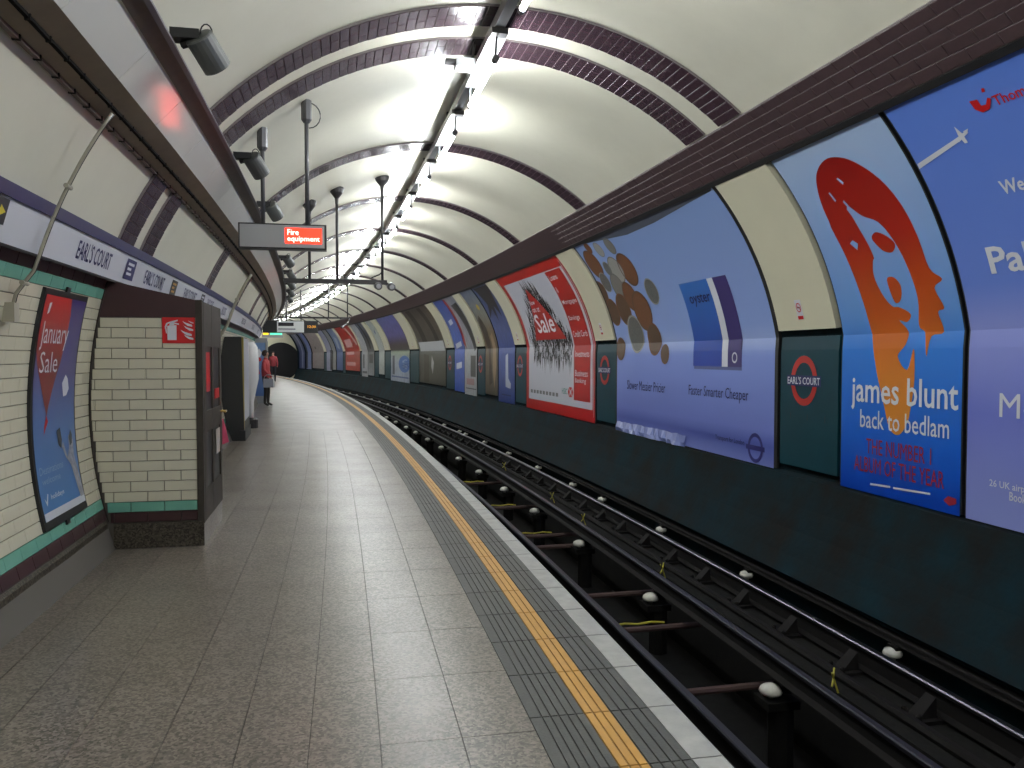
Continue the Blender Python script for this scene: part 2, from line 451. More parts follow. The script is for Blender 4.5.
def tile_mesh(name, ly, lz, th, m):
    """a glazed tile: x = out of the wall, y and z in its plane, slightly bevelled face"""
    c = .003; d = bpy.data.meshes.new(name)
    y, z = ly / 2, lz / 2
    v = [(-.01, -y, -z), (-.01, y, -z), (-.01, y, z), (-.01, -y, z), (th - c, -y, -z), (th - c, y, -z), (th - c, y, z), (th - c, -y, z),
         (th, -y + c, -z + c), (th, y - c, -z + c), (th, y - c, z - c), (th, -y + c, z - c)]
    f = [(0, 1, 5, 4), (1, 2, 6, 5), (2, 3, 7, 6), (3, 0, 4, 7), (4, 5, 9, 8), (5, 6, 10, 9), (6, 7, 11, 10), (7, 4, 8, 11), (8, 9, 10, 11)]
    d.from_pydata(v, [], f); d.materials.append(m); return d
def tile_frame(s, th, dr=0, local_s=None):
    """x = towards the tunnel axis, y = along s, z = round the lining"""
    u, z = arc(th, dr)
    n = Vector((-math.cos(th), 0, -math.sin(th)))           # in (u, s, z)
    y = Vector((0, 1, 0)); k = n.cross(y)
    m = Matrix(((n.x, y.x, k.x, 0), (n.y, y.y, k.y, 0), (n.z, y.z, k.z, 0), (0, 0, 0, 1)))
    if local_s is not None: return Matrix.Translation((u, local_s, z)) @ m
    return frame(s, u, z) @ m

tm = tile_mesh('tile', .2245, .0722, .003, M_tile); tmh = tile_mesh('tile', .110, .0722, .003, M_tile)
tg = tile_mesh('tile', .2245, .0722, .004, M_green)
tmr = tile_mesh('tile', .2245, .0722, .006, M_maroon)
ROWS = 19; CUT = {}
T0, T1 = 3.55, 6.36
for r in range(-2, ROWS + 2):
    th = th_a + (th_b - th_a) * (r + .5) / ROWS
    me_ = tmr if r in (-2, ROWS + 1) else tg if r in (-1, ROWS) else tm
    s = T0 + (.1145 if r % 2 else 0)
    if r % 2: link('tile', tmh if me_ is tm else me_, wall_left, tile_frame(s - .057 if me_ is tm else s - .1145, th))
    while s < T1 - .02:
        if s + .2245 < T1 + .001: link('tile', me_, wall_left, tile_frame(s + .1145, th))
        elif T1 - s > .02:
            L_ = T1 - s - .003; key = (round(L_, 3), me_.materials[0].name)
            if key not in CUT: CUT[key] = tile_mesh('tile', L_, .0722, .0045, me_.materials[0])
            link('tile', CUT[key], wall_left, tile_frame(s + .0022 + L_ / 2, th))
        s += .229
def far_tiles(a, b, name):
    for (t0, t1, m, dr) in ((th_a, th_b, M_wallfar, -.006), (th_b, th_b - .0755 / RT, M_green, -.006), (th_b - .0755 / RT, th_b - .20 / RT, M_maroon, -.004),
                        (th_a + .0755 / RT, th_a, M_green, -.006), (th_a + .151 / RT, th_a + .0755 / RT, M_maroon, -.005)):
        MB().sweep([arc(t0 + (t1 - t0) * i / 10, dr) for i in range(11)], srange(a, b), closed=False).build(name, m, wall_left, uvs=wall_uv)
far_tiles(S_BACK, T0, 'tiling'); far_tiles(T1 + .05, S_END, 'tiling')
MB().sweep([arc(th_b - (.151 + .05 * i) / RT, -.004) for i in range(2)], [T0, T1 + .05], closed=False).build('border', M_maroon, wall_left)

# granite skirting along the platform wall
zk = ZC + RT * math.sin(th_a + .155 / RT - PI) * -1
u_sk = cu(.21, -1) + .004
b = MB().sweep([(u_sk - .06, .0), (u_sk, .0), (u_sk, .19), (u_sk - .02, .212), (u_sk - .06, .212)], srange(S_BACK, 6.36))
struct('baseboard_left', b, M_granite_d, 'brown speckled granite skirting at the foot of the tiled wall, nearest the camera', 'baseboard')
b = MB().sweep([(u_sk - .06, .0), (u_sk, .0), (u_sk, .19), (u_sk - .02, .212), (u_sk - .06, .212)], srange(7.42, S_END))
struct('baseboard_left', b, M_granite_d, 'granite skirting along the platform wall beyond the tiled cupboard', 'baseboard')

# platform floor: bed, then slabs with open joints
floor = struct('floor', MB().sweep([(-1.72, -.3), (1.13, -.3), (1.13, -.006), (-1.72, -.006)], SS), M_seam,
               'grey speckled stone platform floor curving away to the left', 'floor')
SEAM = [-1.69, -1.495, -1.29, -.99, -.68, -.41, -.16, .09, .385, .662]
S_SL0, S_SL1 = 1.75, 15.55
for i in range(len(SEAM) - 1):
    a, b_ = SEAM[i], SEAM[i + 1]; g = .0016 if i else .003
    s = S_SL0; L = 0.6; n = int((S_SL1 - S_SL0) / L); proto = None
    off = .0
    for k in range(n):
        s0 = S_SL0 + k * L; mid = frame(s0 + L / 2, (a + b_) / 2, 0)
        if proto is None:
            mb = MB(); x, y = (b_ - a) / 2 - g, L / 2 - .0007
            mb.add([(-y, -x, -.02), (y, -x, -.02), (y, x, -.02), (-y, x, -.02), (-y, -x, 0), (y, -x, 0), (y, x, 0), (-y, x, 0)],
                   [(4, 5, 6, 7), (0, 1, 5, 4), (1, 2, 6, 5), (2, 3, 7, 6), (3, 0, 4, 7)])
            proto = mb.me('floor_slab', M_granite, local=True)
        link('floor_slab', proto, floor, mid)
for a, b_ in ((S_BACK, S_SL0), (S_SL0 + 23 * .6, S_END)):
    MB().sweep([(SEAM[0], -.02), (SEAM[-1], -.02), (SEAM[-1], 0), (SEAM[0], 0)], srange(a, b_, .6)).build('floor_slab', M_granite, floor)

# platform edge: ribbed charcoal paving, yellow line, white nosing
edge = struct('trim_1', MB().sweep([(1.0, -.3), (1.25, -.3), (1.25, -.016), (.66, -.016), (.66, -.1)], SS), M_concrete,
              'platform edge of ribbed charcoal paving with yellow line and white nosing', 'platform edge')
def ribprof(a, b_, n, lead=0):
    """profile of n flat ribs parted by grooves"""
    p = [(a, -.016)]; x = a
    if lead: p += [(a, 0), (a + lead, 0)]; x = a + lead; p += [(x + .001, -.007)]
    w_ = (b_ - x) / n
    for i in range(n):
        p += [(x + .004, -.007), (x + .006, 0), (x + w_ - .001, 0), (x + w_, -.007)] ; x += w_
    p += [(b_, -.016)]; return p
PRO = [('ribbed_slab', ribprof(.664, .879, 5, .045), M_rib), ('yellow_slab', ribprof(.880, .985, 3), M_yellow), ('ribbed_slab', ribprof(.986, 1.143, 4), M_rib),
       ('nosing_stone', [(1.144, -.016), (1.144, .002), (1.255, .002), (1.266, -.006), (1.266, -.07), (1.252, -.07), (1.252, -.016)], M_white)]
JS = .425
for nm, pf, m in PRO:
    mb = MB().sweep([(u - 1, z) for u, z in pf], [-JS / 2 + .003, JS / 2 - .003]); proto = mb.me(nm, m, local=True)
    for k in range(-3, 36): link(nm, proto, edge, frame(2.635 + JS * (k + .5), 1, 0))
    for a, b_ in ((S_BACK, 2.635 - 3 * JS), (2.635 + 36 * JS, S_END)): MB().sweep(pf, srange(a, b_, .85)).build(nm, m, edge)

# track: pit, beds and the wall below the posters
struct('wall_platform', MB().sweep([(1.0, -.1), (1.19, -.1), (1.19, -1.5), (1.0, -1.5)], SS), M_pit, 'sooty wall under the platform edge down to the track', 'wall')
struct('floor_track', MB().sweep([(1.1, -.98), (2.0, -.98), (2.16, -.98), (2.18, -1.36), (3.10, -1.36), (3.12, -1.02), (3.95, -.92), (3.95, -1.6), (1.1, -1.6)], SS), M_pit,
       'blackened concrete track bed with a sunken pit between the rails', 'track bed')
zl = [.25, .2, 0, -.2, -.4, -.51]
pr = [(wr(0, TTOT, -.02)[1], .26)] + [(cu(z), z) for z in zl] + [(3.82, -.55), (3.90, -.60), (3.92, -.95)]
struct('wall_right', MB().sweep([arc(thR + (THK - thR) * i / 16, -.03) for i in range(17)] + [(4.235, 1.5), (4.24, 1.15), (4.245, .27), (cu(.25), .25)] + pr[2:], SS, closed=False), M_wallt,
       'grimy dark wall below the posters along the track', 'wall', smooth=False)

# purple tiled band above the posters
TB_ = math.atan2(3.36 - ZC, 3.165 - UC)
band = struct('trim_2', MB().sweep([arc(TB_ + (TH0 + .012 - TB_) * i / 10, -.02) for i in range(11)] + [arc(TB_ + (TH0 + .012 - TB_) * i / 10, .018) for i in range(10, -1, -1)], SS), M_grout,
              'long purple tiled band running above the posters on the right', 'tiled band')
tb0, tb1 = math.atan2(3.355 - ZC, 3.168 - UC), TH0 + .014
NB = 5; bh = abs(tb1 - tb0) * RT / NB
tbm = tile_mesh('tile', .2255, bh - .0035, .004, M_purple2)
for r in range(NB):
    th = tb0 + (tb1 - tb0) * (r + .5) / NB
    for k in range(-2, 42): link('tile', tbm, band, tile_frame(2.6 + .229 * k + (.1145 if r % 2 else 0), th, .021))
mbf = MB()
for r in range(NB):
    a, b_ = tb0 + (tb1 - tb0) * (r + .02) / NB, tb0 + (tb1 - tb0) * (r + .97) / NB
    for (s0, s1) in ((S_BACK, 2.0), (2.6 + .229 * 41.5, S_END)):
        s = s0 + (.1145 if r % 2 else 0)
        while s < s1 - .2:
            q = [(s + .002, *arc(a, .025)), (s + .227, *arc(a, .025)), (s + .227, *arc(b_, .025)), (s + .002, *arc(b_, .025))]
            mbf.add(q, [(0, 1, 2, 3)]); s += .229
mbf.build('distant_tiles', M_purple2, band)['kind'] = 'stuff'
MB().sweep([arc(TH0 + .012, -.02), arc(TH0 + .012, .035), arc(TH0 - .004, .035), arc(TH0 - .004, -.02)], SS).build('shadow_line', M_black, band)  # black strip stands in for the shadow line under the band

# tiled rings round the vault
RA, RB = math.atan2(3.37 - ZC, 3.155 - UC), PI - math.asin((2.21 - ZC) / RT)
NR = int((RB - RA) * RT / .0765)
rt_long = tile_mesh('tile', .2265, .0735, .004, M_purple); rt_short = tile_mesh('tile', .1485, .0735, .004, M_purple)
RW = .385
def ring_back(parent_s, name, label, kind='structure'):
    o = thing(name, label, 'tiled ring', parent_s, kind=kind)
    n = 60; ths = [RA + (RB - RA) * i / n for i in range(n + 1)]
    mb = MB(); pts = []
    for th in ths:
        for (d, y) in ((-.01, 0), (.018, 0), (.018, RW), (-.01, RW)):
            u, z = arc(th, d); pts.append((y, u, z))
    mb.add(pts, [(i * 4 + j, i * 4 + (j + 1) % 4, (i + 1) * 4 + (j + 1) % 4, (i + 1) * 4 + j) for i in range(n) for j in range(4)])
    mb.build('backing', M_grout, o, local=True); return o
RINGS1 = [6.235, 6.89]
tn = 3
for k, s in enumerate(RINGS1):
    o = ring_back(s, 'trim_%d' % tn, ['purple tiled ring over the vault, nearer one of the close pair', 'purple tiled ring over the vault, farther one of the close pair'][k]); tn += 1
    for i in range(NR):
        th = RA + (RB - RA) * (i + .5) / NR
        ya, yb = (.115, .308) if i % 2 else (.270, .076)
        link('tile', rt_long, o, tile_frame(0, th, .0185, local_s=ya if i % 2 else .270))
        link('tile', rt_short, o, tile_frame(0, th, .0185, local_s=.3045 if i % 2 else .0785))
mbr = MB()
for i in range(NR):
    a, b_ = RA + (RB - RA) * (i + .02) / NR, RA + (RB - RA) * (i + .97) / NR
    cut = .2275 if i % 2 else .155
    for (y0, y1) in ((.002, cut - .002), (cut + .002, RW - .002)):
        mbr.add([(y0, *arc(a, .022)), (y1, *arc(a, .022)), (y1, *arc(b_, .022)), (y0, *arc(b_, .022))], [(0, 1, 2, 3)])
ring_far_mesh = mbr.me('ring_tiles', M_purple, local=True)
RS = [10.35, 13.9, 17.4, 21.0, 24.4, 27.7, 31.1, 34.8, 38.3, 41.8, 45.3, 48.8, 52.3, 55.8, 59.3, 62.8, 66.2]
for k, s in enumerate(RS):
    o = ring_back(s, 'trim_%d' % tn, '%s single purple tiled ring over the vault beyond the close pair' % nth(k)); tn += 1
    q = link('ring_tiles', ring_far_mesh, o); q['kind'] = 'stuff'

# far end wall, the running tunnel and an added cap at the back
PU, PZ, PR_ = 2.95, .92, 1.5
mbe = MB(); n = 48
inner = [(PU + PR_ * math.cos(2 * PI * i / n), PZ + PR_ * math.sin(2 * PI * i / n)) for i in range(n)]
outer = [(UC + (RT + .1) * math.cos(2 * PI * i / n), ZC + (RT + .1) * math.sin(2 * PI * i / n)) for i in range(n)]
outer = [(max(o_[0], i_[0] + .02) if i_[0] > PU + 1.0 and o_[0] < i_[0] else o_[0], o_[1]) for o_, i_ in zip(outer, inner)]
mbe.add([(S_END, u, z) for u, z in inner + outer], [(i, (i + 1) % n, n + (i + 1) % n, n + i) for i in range(n)])
struct('wall_end', mbe, M_cream, 'pale end wall round the dark tunnel mouth', 'wall')
struct('tunnel_mouth', MB().sweep(inner, srange(S_END, S_END + 25, 2.5), closed=True), M_black, 'dark round mouth of the running tunnel at the far end', 'tunnel')
struct('added_back_cap', MB().add([(S_BACK, UC + (RT + .1) * math.cos(2 * PI * i / n), ZC + (RT + .1) * math.sin(2 * PI * i / n)) for i in range(n)], [tuple(range(n))]), M_cream,  # added cap out of view, blocks the world background
       'unseen cap wall added behind the camera to shut out the world light', 'wall')

# ------------------------------------------------------------------ left side: frieze, duct, kiosk
F0, F1 = (-1.612, 1.93), (-1.535, 2.20)                     # foot and top of the name board
fr = thing('name_frieze', 'long white name board with blue top stripe above the wall tiles', 'station sign', 5, F0[0], F0[1])
def fz(s, k, off=0):                                        # k: 0 foot .. 1 top
    d = (F1[0] - F0[0], F1[1] - F0[1]); l = math.hypot(*d); nn = (d[1] / l, -d[0] / l)
    return (s, F0[0] + d[0] * k + nn[0] * off, F0[1] + d[1] * k + nn[1] * off)
fz_[0] = fz
def fprof(k0, k1, o0, o1): return [fz(0, k0, o0)[1:], fz(0, k0, o1)[1:], fz(0, k1, o1)[1:], fz(0, k1, o0)[1:]]
MB().sweep(fprof(0, .76, -.018, 0), SS).build('white_board', M_fwhite, fr)
MB().sweep(fprof(.765, 1, -.025, .012), SS).build('blue_stripe', M_fblue, fr)
MB().sweep(fprof(-.05, 0, -.03, .008), SS).build('lower_edge', M_black, fr)
def fpx(px): return march(px, 330 - .0 * px, lambda s, u, z: u + 1.585)[0] if False else None
def fs_(px, py): return march(px, py, lambda s, u, z: u + 1.58)[0]
ec = []
for (xa, ya, xb, yb) in ((78, 252, 111, 266), (145, 277, 164, 286), (184, 291, 196, 297), (207, 302, 213, 307), (222, 313, 226, 316)):
    a, b_ = fs_(xa, ya), fs_(xb, yb); ec.append((a, b_))
    text("EARL'S COURT", a, b_, .18, .60, fz, .002, M_navy, fr, bold=.012)
s = ec[-1][1] + 3
while s < 62: text("EARL'S COURT", s, s + 1.0, .18, .60, fz, .002, M_navy, fr, bold=.012); s += 3.4
for (px, py, c1, c2) in ((130, 270, M_navy, M_wink), (173.5, 289, M_ink, M_yellow), (202, 300, M_ink, M_wink)):
    s = fs_(px, py); q = decal('direction_panel', [rect(s - .14, s + .14, .12, .66)], fz, .003, c1, fr)
    for kk in range(3): decal('words', [rect(s - .09, s + (.08, .02, .05)[kk], .50 - kk * .13, .57 - kk * .13)], fz, .005, c2, q, root=fr)
s = fs_(0, 219); q = decal('direction_panel', [rect(s - .3, s + .055, .28, .72)], fz, .003, M_ink, fr)
decal('arrow', [[(s - .03, .40), (s + .035, .5), (s - .03, .60), (s - .03, .54), (s - .1, .54), (s - .1, .46), (s - .03, .46)]], fz, .005, mat('yellow_ink', (.65, .52, .02), .5), q, root=fr)

# boxed cable duct under the vault on the left
dA, dB, dC, dD = (-1.30, 2.668), (-1.107, 2.753), (-.947, 2.921), (-.865, 3.0)
du = thing('cable_duct', 'brown cable duct with white enamel panels running under the vault', 'cable duct', 5, *dA)
MB().sweep([dA, dB, (dB[0] - .02, dB[1] + .05), (dA[0] - .01, dA[1] + .07)], SS).build('soffit_channel', M_brown, du)
MB().sweep([(dA[0] - .012, dA[1] - .012), (dA[0] + .012, dA[1] - .012), (dA[0] + .012, dA[1] + .01), (dA[0] - .02, dA[1] + .02)], SS).build('edge_cable', mat('red_brown_cable', (.07, .022, .016), .5), du)
MB().sweep([(dA[0] + .08, dA[1] + .022), (dA[0] + .094, dA[1] + .026), (dA[0] + .094, dA[1] + .05), (dA[0] + .08, dA[1] + .05)], SS).build('cable', mat('black_cable', (.012, .011, .01), .95, spec=.05), du)
mbc = MB()
for k in range(-4, 130):
    s = 2.5 + k * .23
    mbc.box(s, s + .014, dA[0] - .016, dA[0] + .016, dA[1] - .016, dA[1] + .01); mbc.box(s + .1, s + .112, dA[0] + .076, dA[0] + .098, dA[1] + .018, dA[1] + .05)
q = mbc.build('cable_clips', mat('black_cable', (.012, .011, .01), .95), du); q['kind'] = 'stuff'
pn = Vector((dC[1] - dB[1], 0, -(dC[0] - dB[0]))).normalized()
for k in range(-8, 78):
    s0 = 4.41 + k * .84; s1 = s0 + .84 - .005
    MB().sweep([dB, dC, (dC[0] - pn.x * .03, dC[1] - pn.z * .03), (dB[0] - pn.x * .03, dB[1] - pn.z * .03)], [s0, s1]).build('duct_panel', M_panelw, du)
# steel trunking beside it
tr = thing('steel_trunking', 'dark rusty steel trunking carrying the loudspeakers along the vault', 'trunking', 5, *dC)
tdir = Vector((dD[0] - dC[0], 0, dD[1] - dC[1])).normalized()
MB().sweep([(dC[0] - .002, dC[1] - .012), (dC[0] + .072, dC[1] + .028), (dC[0] + .045, dC[1] + .095), (dC[0] - .03, dC[1] + .065)], SS).build('channel', mat('rusty_brown_steel', (.07, .05, .036), .5, .2, noise=(7, .8), col2=(.03, .026, .026)), tr)
MB().sweep([(dC[0] + .073, dC[1] + .020), (dC[0] + .096, dC[1] + .032), (dC[0] + .066, dC[1] + .104), (dC[0] + .046, dC[1] + .098)], SS).build('side_flange', mat('grey_violet_steel', (.10, .095, .115), .45, .2), tr)
# conduits climbing the wall
def conduit(s, z0, z1, r, label, box):
    o = thing('wall_conduit', label, 'conduit', s, *wl(s, z0)[1:])
    n = 16; oz = lambda z: .03 + .06 * min(1, max(0, (z - 1.72) / .15))
    pts = [wl(s, z0 + (z1 - z0) * i / n, oz(z0 + (z1 - z0) * i / n)) for i in range(n + 1)]
    MB().tube(pts, r, 8).build('pipe', M_conduit, o, smooth=True)
    MB().tube([(a + r * 2.6, u, z) for a, u, z in pts], r * .55, 6).build('cable', M_black, o, smooth=True)
    for z in (z0 + (z1 - z0) * .62, z0 + (z1 - z0) * .12):
        q = wl(s, z, oz(z)); MB().tube([(q[0] - .03, q[1], q[2]), (q[0] + .05, q[1], q[2])], r * 1.4, 8).build('saddle', M_conduit, o)
    if box:
        q = wl(s, z0, .04); MB().box(s - .035, s + .035, q[1] - .05, q[1] + .01, z0 - .09, z0 + .01).build('junction_box', M_conduit, o)
conduit(4.72, 1.66, 2.72, .009, 'cream conduit and black cable crossing the white name board to a junction box', True)
conduit(13.2, 1.62, 2.68, .022, 'thick cable conduit climbing the wall beyond the tiled cupboard', False)

# loudspeakers on the trunking
def speaker():
    o = thing('loudspeaker', 'x', 'loudspeaker', at=Matrix.Identity(4), group='cylindrical loudspeakers on the trunking')
    # local: x = u, y = s; axis tilted forward-down
    ax = Vector((.40, .55, -.62)).normalized(); c = Vector((.150, -.02, .03)); h_ = .088; r = .076
    def loc(v): return (v.y, v.x, v.z)
    a, b_ = c - ax * h_, c + ax * h_
    MB().tube([loc(a - ax * .008), loc(a), loc(b_)], [r * .9, r, r], 20).build('body', mat('grey_speaker_enamel', (.085, .09, .088), .4), o, local=True, smooth=False)
    MB().tube([loc(b_), loc(b_ + ax * .004)], r * .9, 20).build('grille', M_black, o, local=True)
    MB().tube([loc(Vector((.02, -.02, .06))), loc(Vector((.09, -.06, .075))), loc(a + ax * .03 - Vector((.03, 0, 0)))], .02, 8).build('bracket', M_steel, o, local=True)
    MB().box(-.10, .0, -.03, .115, .075, .125).build('mounting_plate', M_black, o, local=True)
    top = a + Vector((.035, .01, -.015))
    MB().tube([loc(top + Vector((.032 * math.cos(t), 0, .035 + .055 * math.sin(t)))) for t in [PI * 1.15 - i * PI * 1.25 / 9 for i in range(10)]], .004, 5).build('cable_loop', M_black, o, local=True)
    return o
sp = speaker()
for k, s in enumerate((4.72, 7.42, 9.7, 12.3, 14.8, 17.3, 19.8, 22.3, 24.8)):
    m4 = frame(s, dC[0] + .07, dC[1] + .06)
    o = sp if k == 0 else copy_tree(sp)
    o.matrix_world = m4; o['label'] = '%s grey cylindrical loudspeaker from the camera on the steel trunking' % nth(k)

# ------------------------------------------------------------------ fluorescent lights on the crown
LU, LZ = 1.16, 3.93
lt = thing('lighting_trunking', 'dark lighting trunking running along the crown of the vault', 'trunking', 5, LU, LZ)
MB().sweep([(LU - .04, LZ - .04), (LU + .04, LZ - .04), (LU + .04, LZ + .04), (LU - .04, LZ + .04)], SS).build('channel', M_gsteel, lt)
mbs = MB()
for k in range(34): mbs.box(-6 + k * 2.15, -5.96 + k * 2.15, LU - .02, LU + .02, LZ + .04, ZC + RT + .02)
q = mbs.build('hangers', M_steel, lt)
def lamp():
    o = thing('fluorescent_lamp', 'x', 'lamp', at=Matrix.Identity(4), group='fluorescent lamps along the crown of the vault')
    MB().tube([(.06, -.02, -.25), (1.25, -.02, -.25)], .02, 10).build('tube', M_tube, o, local=True, smooth=True)
    MB().add([(.04, -.04, -.041), (.04, .04, -.041), (.04, .068, -.085), (.04, -.068, -.085), (1.25, -.04, -.041), (1.25, .04, -.041), (1.25, .068, -.085), (1.25, -.068, -.085)],
             [(0, 1, 2, 3), (4, 7, 6, 5), (0, 4, 5, 1), (1, 5, 6, 2), (2, 6, 7, 3), (3, 7, 4, 0)]).build('reflector', M_refl, o, local=True)
    MB().box(-.06, .04, -.062, .062, -.085, -.0405).build('bracket', M_steel, o, local=True)
    MB().tube([(.02, -.01, -.06), (.03, -.02, -.24)], .009, 6).build('stem', M_steel, o, local=True)
    MB().tube([(1.23, -.02, -.09), (1.25, -.02, -.24)], .007, 6).build('stem', M_refl, o, local=True)
    for y0, y1 in ((.0, .08), (1.235, 1.285)): MB().tube([(y0, -.02, -.25), (y1, -.02, -.25)], .026, 10).build('end_cap', M_gsteel, o, local=True)
    return o
lp = lamp(); k0 = 0
LAMPS = [6.30 + 2.15 * k for k in range(-6, 29)]
for k, s in enumerate(LAMPS):
    o = lp if k == 0 else copy_tree(lp)
    o.matrix_world = frame(s, LU, LZ)
    if s < 4: o['label'] = 'fluorescent tube lamp on the crown trunking behind the picture, number %s' % nth(k)
    else: o['label'] = '%s fluorescent tube lamp in view along the crown of the vault' % nth(k - 5)
    k0 = k
# small box beside the first lamp
o = thing('junction_box', 'small grey junction box beside the crown lights', 'junction box', 7.0, 1.0, 3.86)
MB().box(6.95, 7.12, .93, 1.1, 3.83, 3.9).build('body', M_alu, o); MB().box(6.97, 7.05, .84, .93, 3.86, 3.89).build('arm', M_steel, o)
MB().tube([(7.0, 1.07, 3.9), (7.0, 1.09, 4.03)], .012, 6).build('stem', M_steel, o)

# ------------------------------------------------------------------ hanging signs
def ceil_z(u, dr=0): return ZC + math.sqrt((RT - dr) ** 2 - (u - UC) ** 2)
S1 = 7.5
sg = thing('hanging_sign', 'grey hanging lightbox sign with a lit red fire equipment panel', 'sign', S1, -.5, 2.32)
x0, x1, z0, z1 = -.893, -.150, 2.325, 2.545
MB().box(S1, S1 + .13, x0, x1, z0, z1).build('casing', M_black, sg)
MB().box(S1 - .006, S1, x0 + .012, x1 - .018, z0 + .014, z1 - .012).build('face', M_alu, sg)
f1 = wf(S1 - .006)
rx0, rx1 = x0 + (x1 - x0) * .525, x0 + (x1 - x0) * .945
decal('lit_panel', [rect(rx0, rx1, z0 + .05, z1 - .036)], f1, .003, mat('lit_red_panel', (1.0, .022, .008), .3, emit=4), sg, step=0)
M_lit = mat('lit_white_letters', (1, .93, .82), .3, emit=2)
text('Fire', rx0 + .02, rx0 + .115, z0 + .122, z1 - .048, f1, .005, M_lit, sg, bold=.004)
text('equipment', rx0 + .02, rx1 - .018, z0 + .056, z0 + .112, f1, .005, M_lit, sg, bold=.004)
for u in (-.69, -.315):
    zt = ceil_z(u)
    MB().tube([(S1 + .06, u, z1), (S1 + .06, u, zt - .02)], .018, 10).build('pole', M_gsteel, sg, smooth=True)
    MB().tube([(S1 + .06, u, zt - .20), (S1 + .06, u, zt - .17), (S1 + .06, u, zt + .0)], [.025, .045, .045], 8).build('ceiling_socket', M_gsteel, sg)
u = -.315; zt = ceil_z(u)
MB().tube([(S1 + .06, u + .02 + .10 * math.sin(t), zt - .15 - .11 * math.cos(t) + .02) for t in [i * PI / 9 for i in range(10)]], .005, 5).build('cable_loop', M_black, sg)

# camera gantry
S2 = 12.3
gt = thing('hanging_gantry', 'black hanging gantry bar on three poles with two cameras at its end', 'gantry', S2, 0, 2.45)
MB().box(S2 - .03, S2 + .03, -.74, .73, 2.435, 2.50).build('bar', M_steel, gt)
for u in (-.375, .015, .665):
    zt = ceil_z(u)
    MB().tube([(S2, u, 2.49), (S2, u, zt - .1)], .02, 10).build('pole', M_steel, gt, smooth=True)
    MB().lathe(S2, u, [(.022, zt - .22), (.03, zt - .14), (.09, zt - .06), (.11, zt + .0), (.10, zt + .02)], 14).build('ceiling_cup', M_steel, gt, smooth=False)
def cctv(s, u, z, du_, parent):
    q = MB().tube([(s - .12, u, z), (s + .1, u, z + .03)], [.055, .06], 14).build('camera_body', M_gsteel, parent, smooth=True)
    MB().tube([(s + .05, u, z + .02), (s + .03, u - du_, z + .08)], .015, 6).build('camera_arm', M_steel, parent)
    sub(MB().tube([(s - .135, u, z), (s - .12, u, z)], .035, 12), 'lens', mat('lens_glass', (.3, .3, .32), .05), q, parent)
cctv(S2, .60, 2.40, -.03, gt); cctv(S2 + .1, .80, 2.40, .07, gt)
mb = MB().tube([(S2, .5, 2.53), (S2 - .02, .62, 2.58), (S2, .66, 2.62)], .01, 6); mb.build('cable', M_black, gt)

S3 = 30.0
ig = thing('train_indicator', 'hanging train indicator with dark display under a gantry bar down the platform', 'sign', S3, -.5, 2.2)
MB().box(S3, S3 + .3, -1.5, .37, 2.18, 2.61).build('casing', M_black, ig)
MB().box(S3 - .01, S3, -1.02, -.11, 2.20, 2.59).build('face', mat('pale_grey_face', (.8, .82, .83), .4), ig)
f3 = wf(S3 - .01)
decal('display', [rect(-.98, -.46, 2.42, 2.54)], f3, .004, M_ink, ig, step=0)
decal('text_line', [rect(-.98, -.40, 2.30, 2.33)], f3, .004, M_navy, ig, step=0)
text('12:30', .02, .30, 2.36, 2.45, wf(S3), .004, mat('lit_amber', (1, .42, .03), .4, emit=.5), ig, name='clock_digits')
MB().box(S3 + .1, S3 + .16, -1.0, 1.5, 2.70, 2.76).build('bar', M_steel, ig)
for u in (-.7, -.2, .75, 1.42): MB().tube([(S3 + .13, u, 2.6 if u < .3 else 2.72), (S3 + .13, u, ceil_z(u) + .01)], .022, 8).build('pole', M_steel, ig)
MB().tube([(S3 + .13, 1.5, 2.72), (S3 - .4, 1.35, 2.5), (S3 - .9, 1.1, 2.35)], .03, 6).build('strut', M_steel, ig)
S4 = 40.0
eg = thing('exit_sign', 'small lit green and yellow hanging sign beneath the train indicator', 'sign', S4, -.8, 2.2)
MB().box(S4, S4 + .1, -1.27, -.33, 2.22, 2.5).build('casing', M_alu, eg)
decal('yellow_panel', [rect(-1.22, -.99, 2.35, 2.46)], wf(S4), .004, mat('lit_yellow', (1, .62, .02), .4, emit=1.6), eg, step=0)
decal('green_panel', [rect(-.90, -.38, 2.35, 2.48)], wf(S4), .004, mat('lit_green', (.1, .8, .45), .4, emit=1.5), eg, step=0)
for u in (-.75, -.42): MB().tube([(S4 + .05, u, 2.49), (S4 + .05, u, ceil_z(u) + .01)], .02, 6).build('pole', M_steel, eg)

# ------------------------------------------------------------------ tiled cupboard at the end of the near wall
SK, UK = 6.37, -1.035; SK1 = 7.36
ki = thing('tiled_cupboard', 'projecting cream tiled cupboard with a dark wooden door facing the platform', 'cupboard', SK, -1.4, 0)
MB().box(SK + .012, SK1, cu(.6, -1) - .05, UK - .012, .0, 1.79).build('core', M_dgrout, ki)
zb0, zb1, NRW = .337, 1.669, 18; rh = (zb1 - zb0) / NRW; UR = UK - .042
def kbrick(u0, u1, z0, z1, m, thk=.008):
    c = .003; mb = MB()
    mb.add([(SK + .014, u0, z0), (SK + .014, u1, z0), (SK + .014, u1, z1), (SK + .014, u0, z1), (SK + c, u0, z0), (SK + c, u1, z0), (SK + c, u1, z1), (SK + c, u0, z1),
            (SK, u0 + c, z0 + c), (SK, u1 - c, z0 + c), (SK, u1 - c, z1 - c), (SK, u0 + c, z1 - c)],
           [(0, 1, 5, 4), (1, 2, 6, 5), (2, 3, 7, 6), (3, 0, 4, 7), (4, 5, 9, 8), (5, 6, 10, 9), (6, 7, 11, 10), (7, 4, 8, 11), (8, 9, 10, 11)])
    mb.build('tile', m, ki)
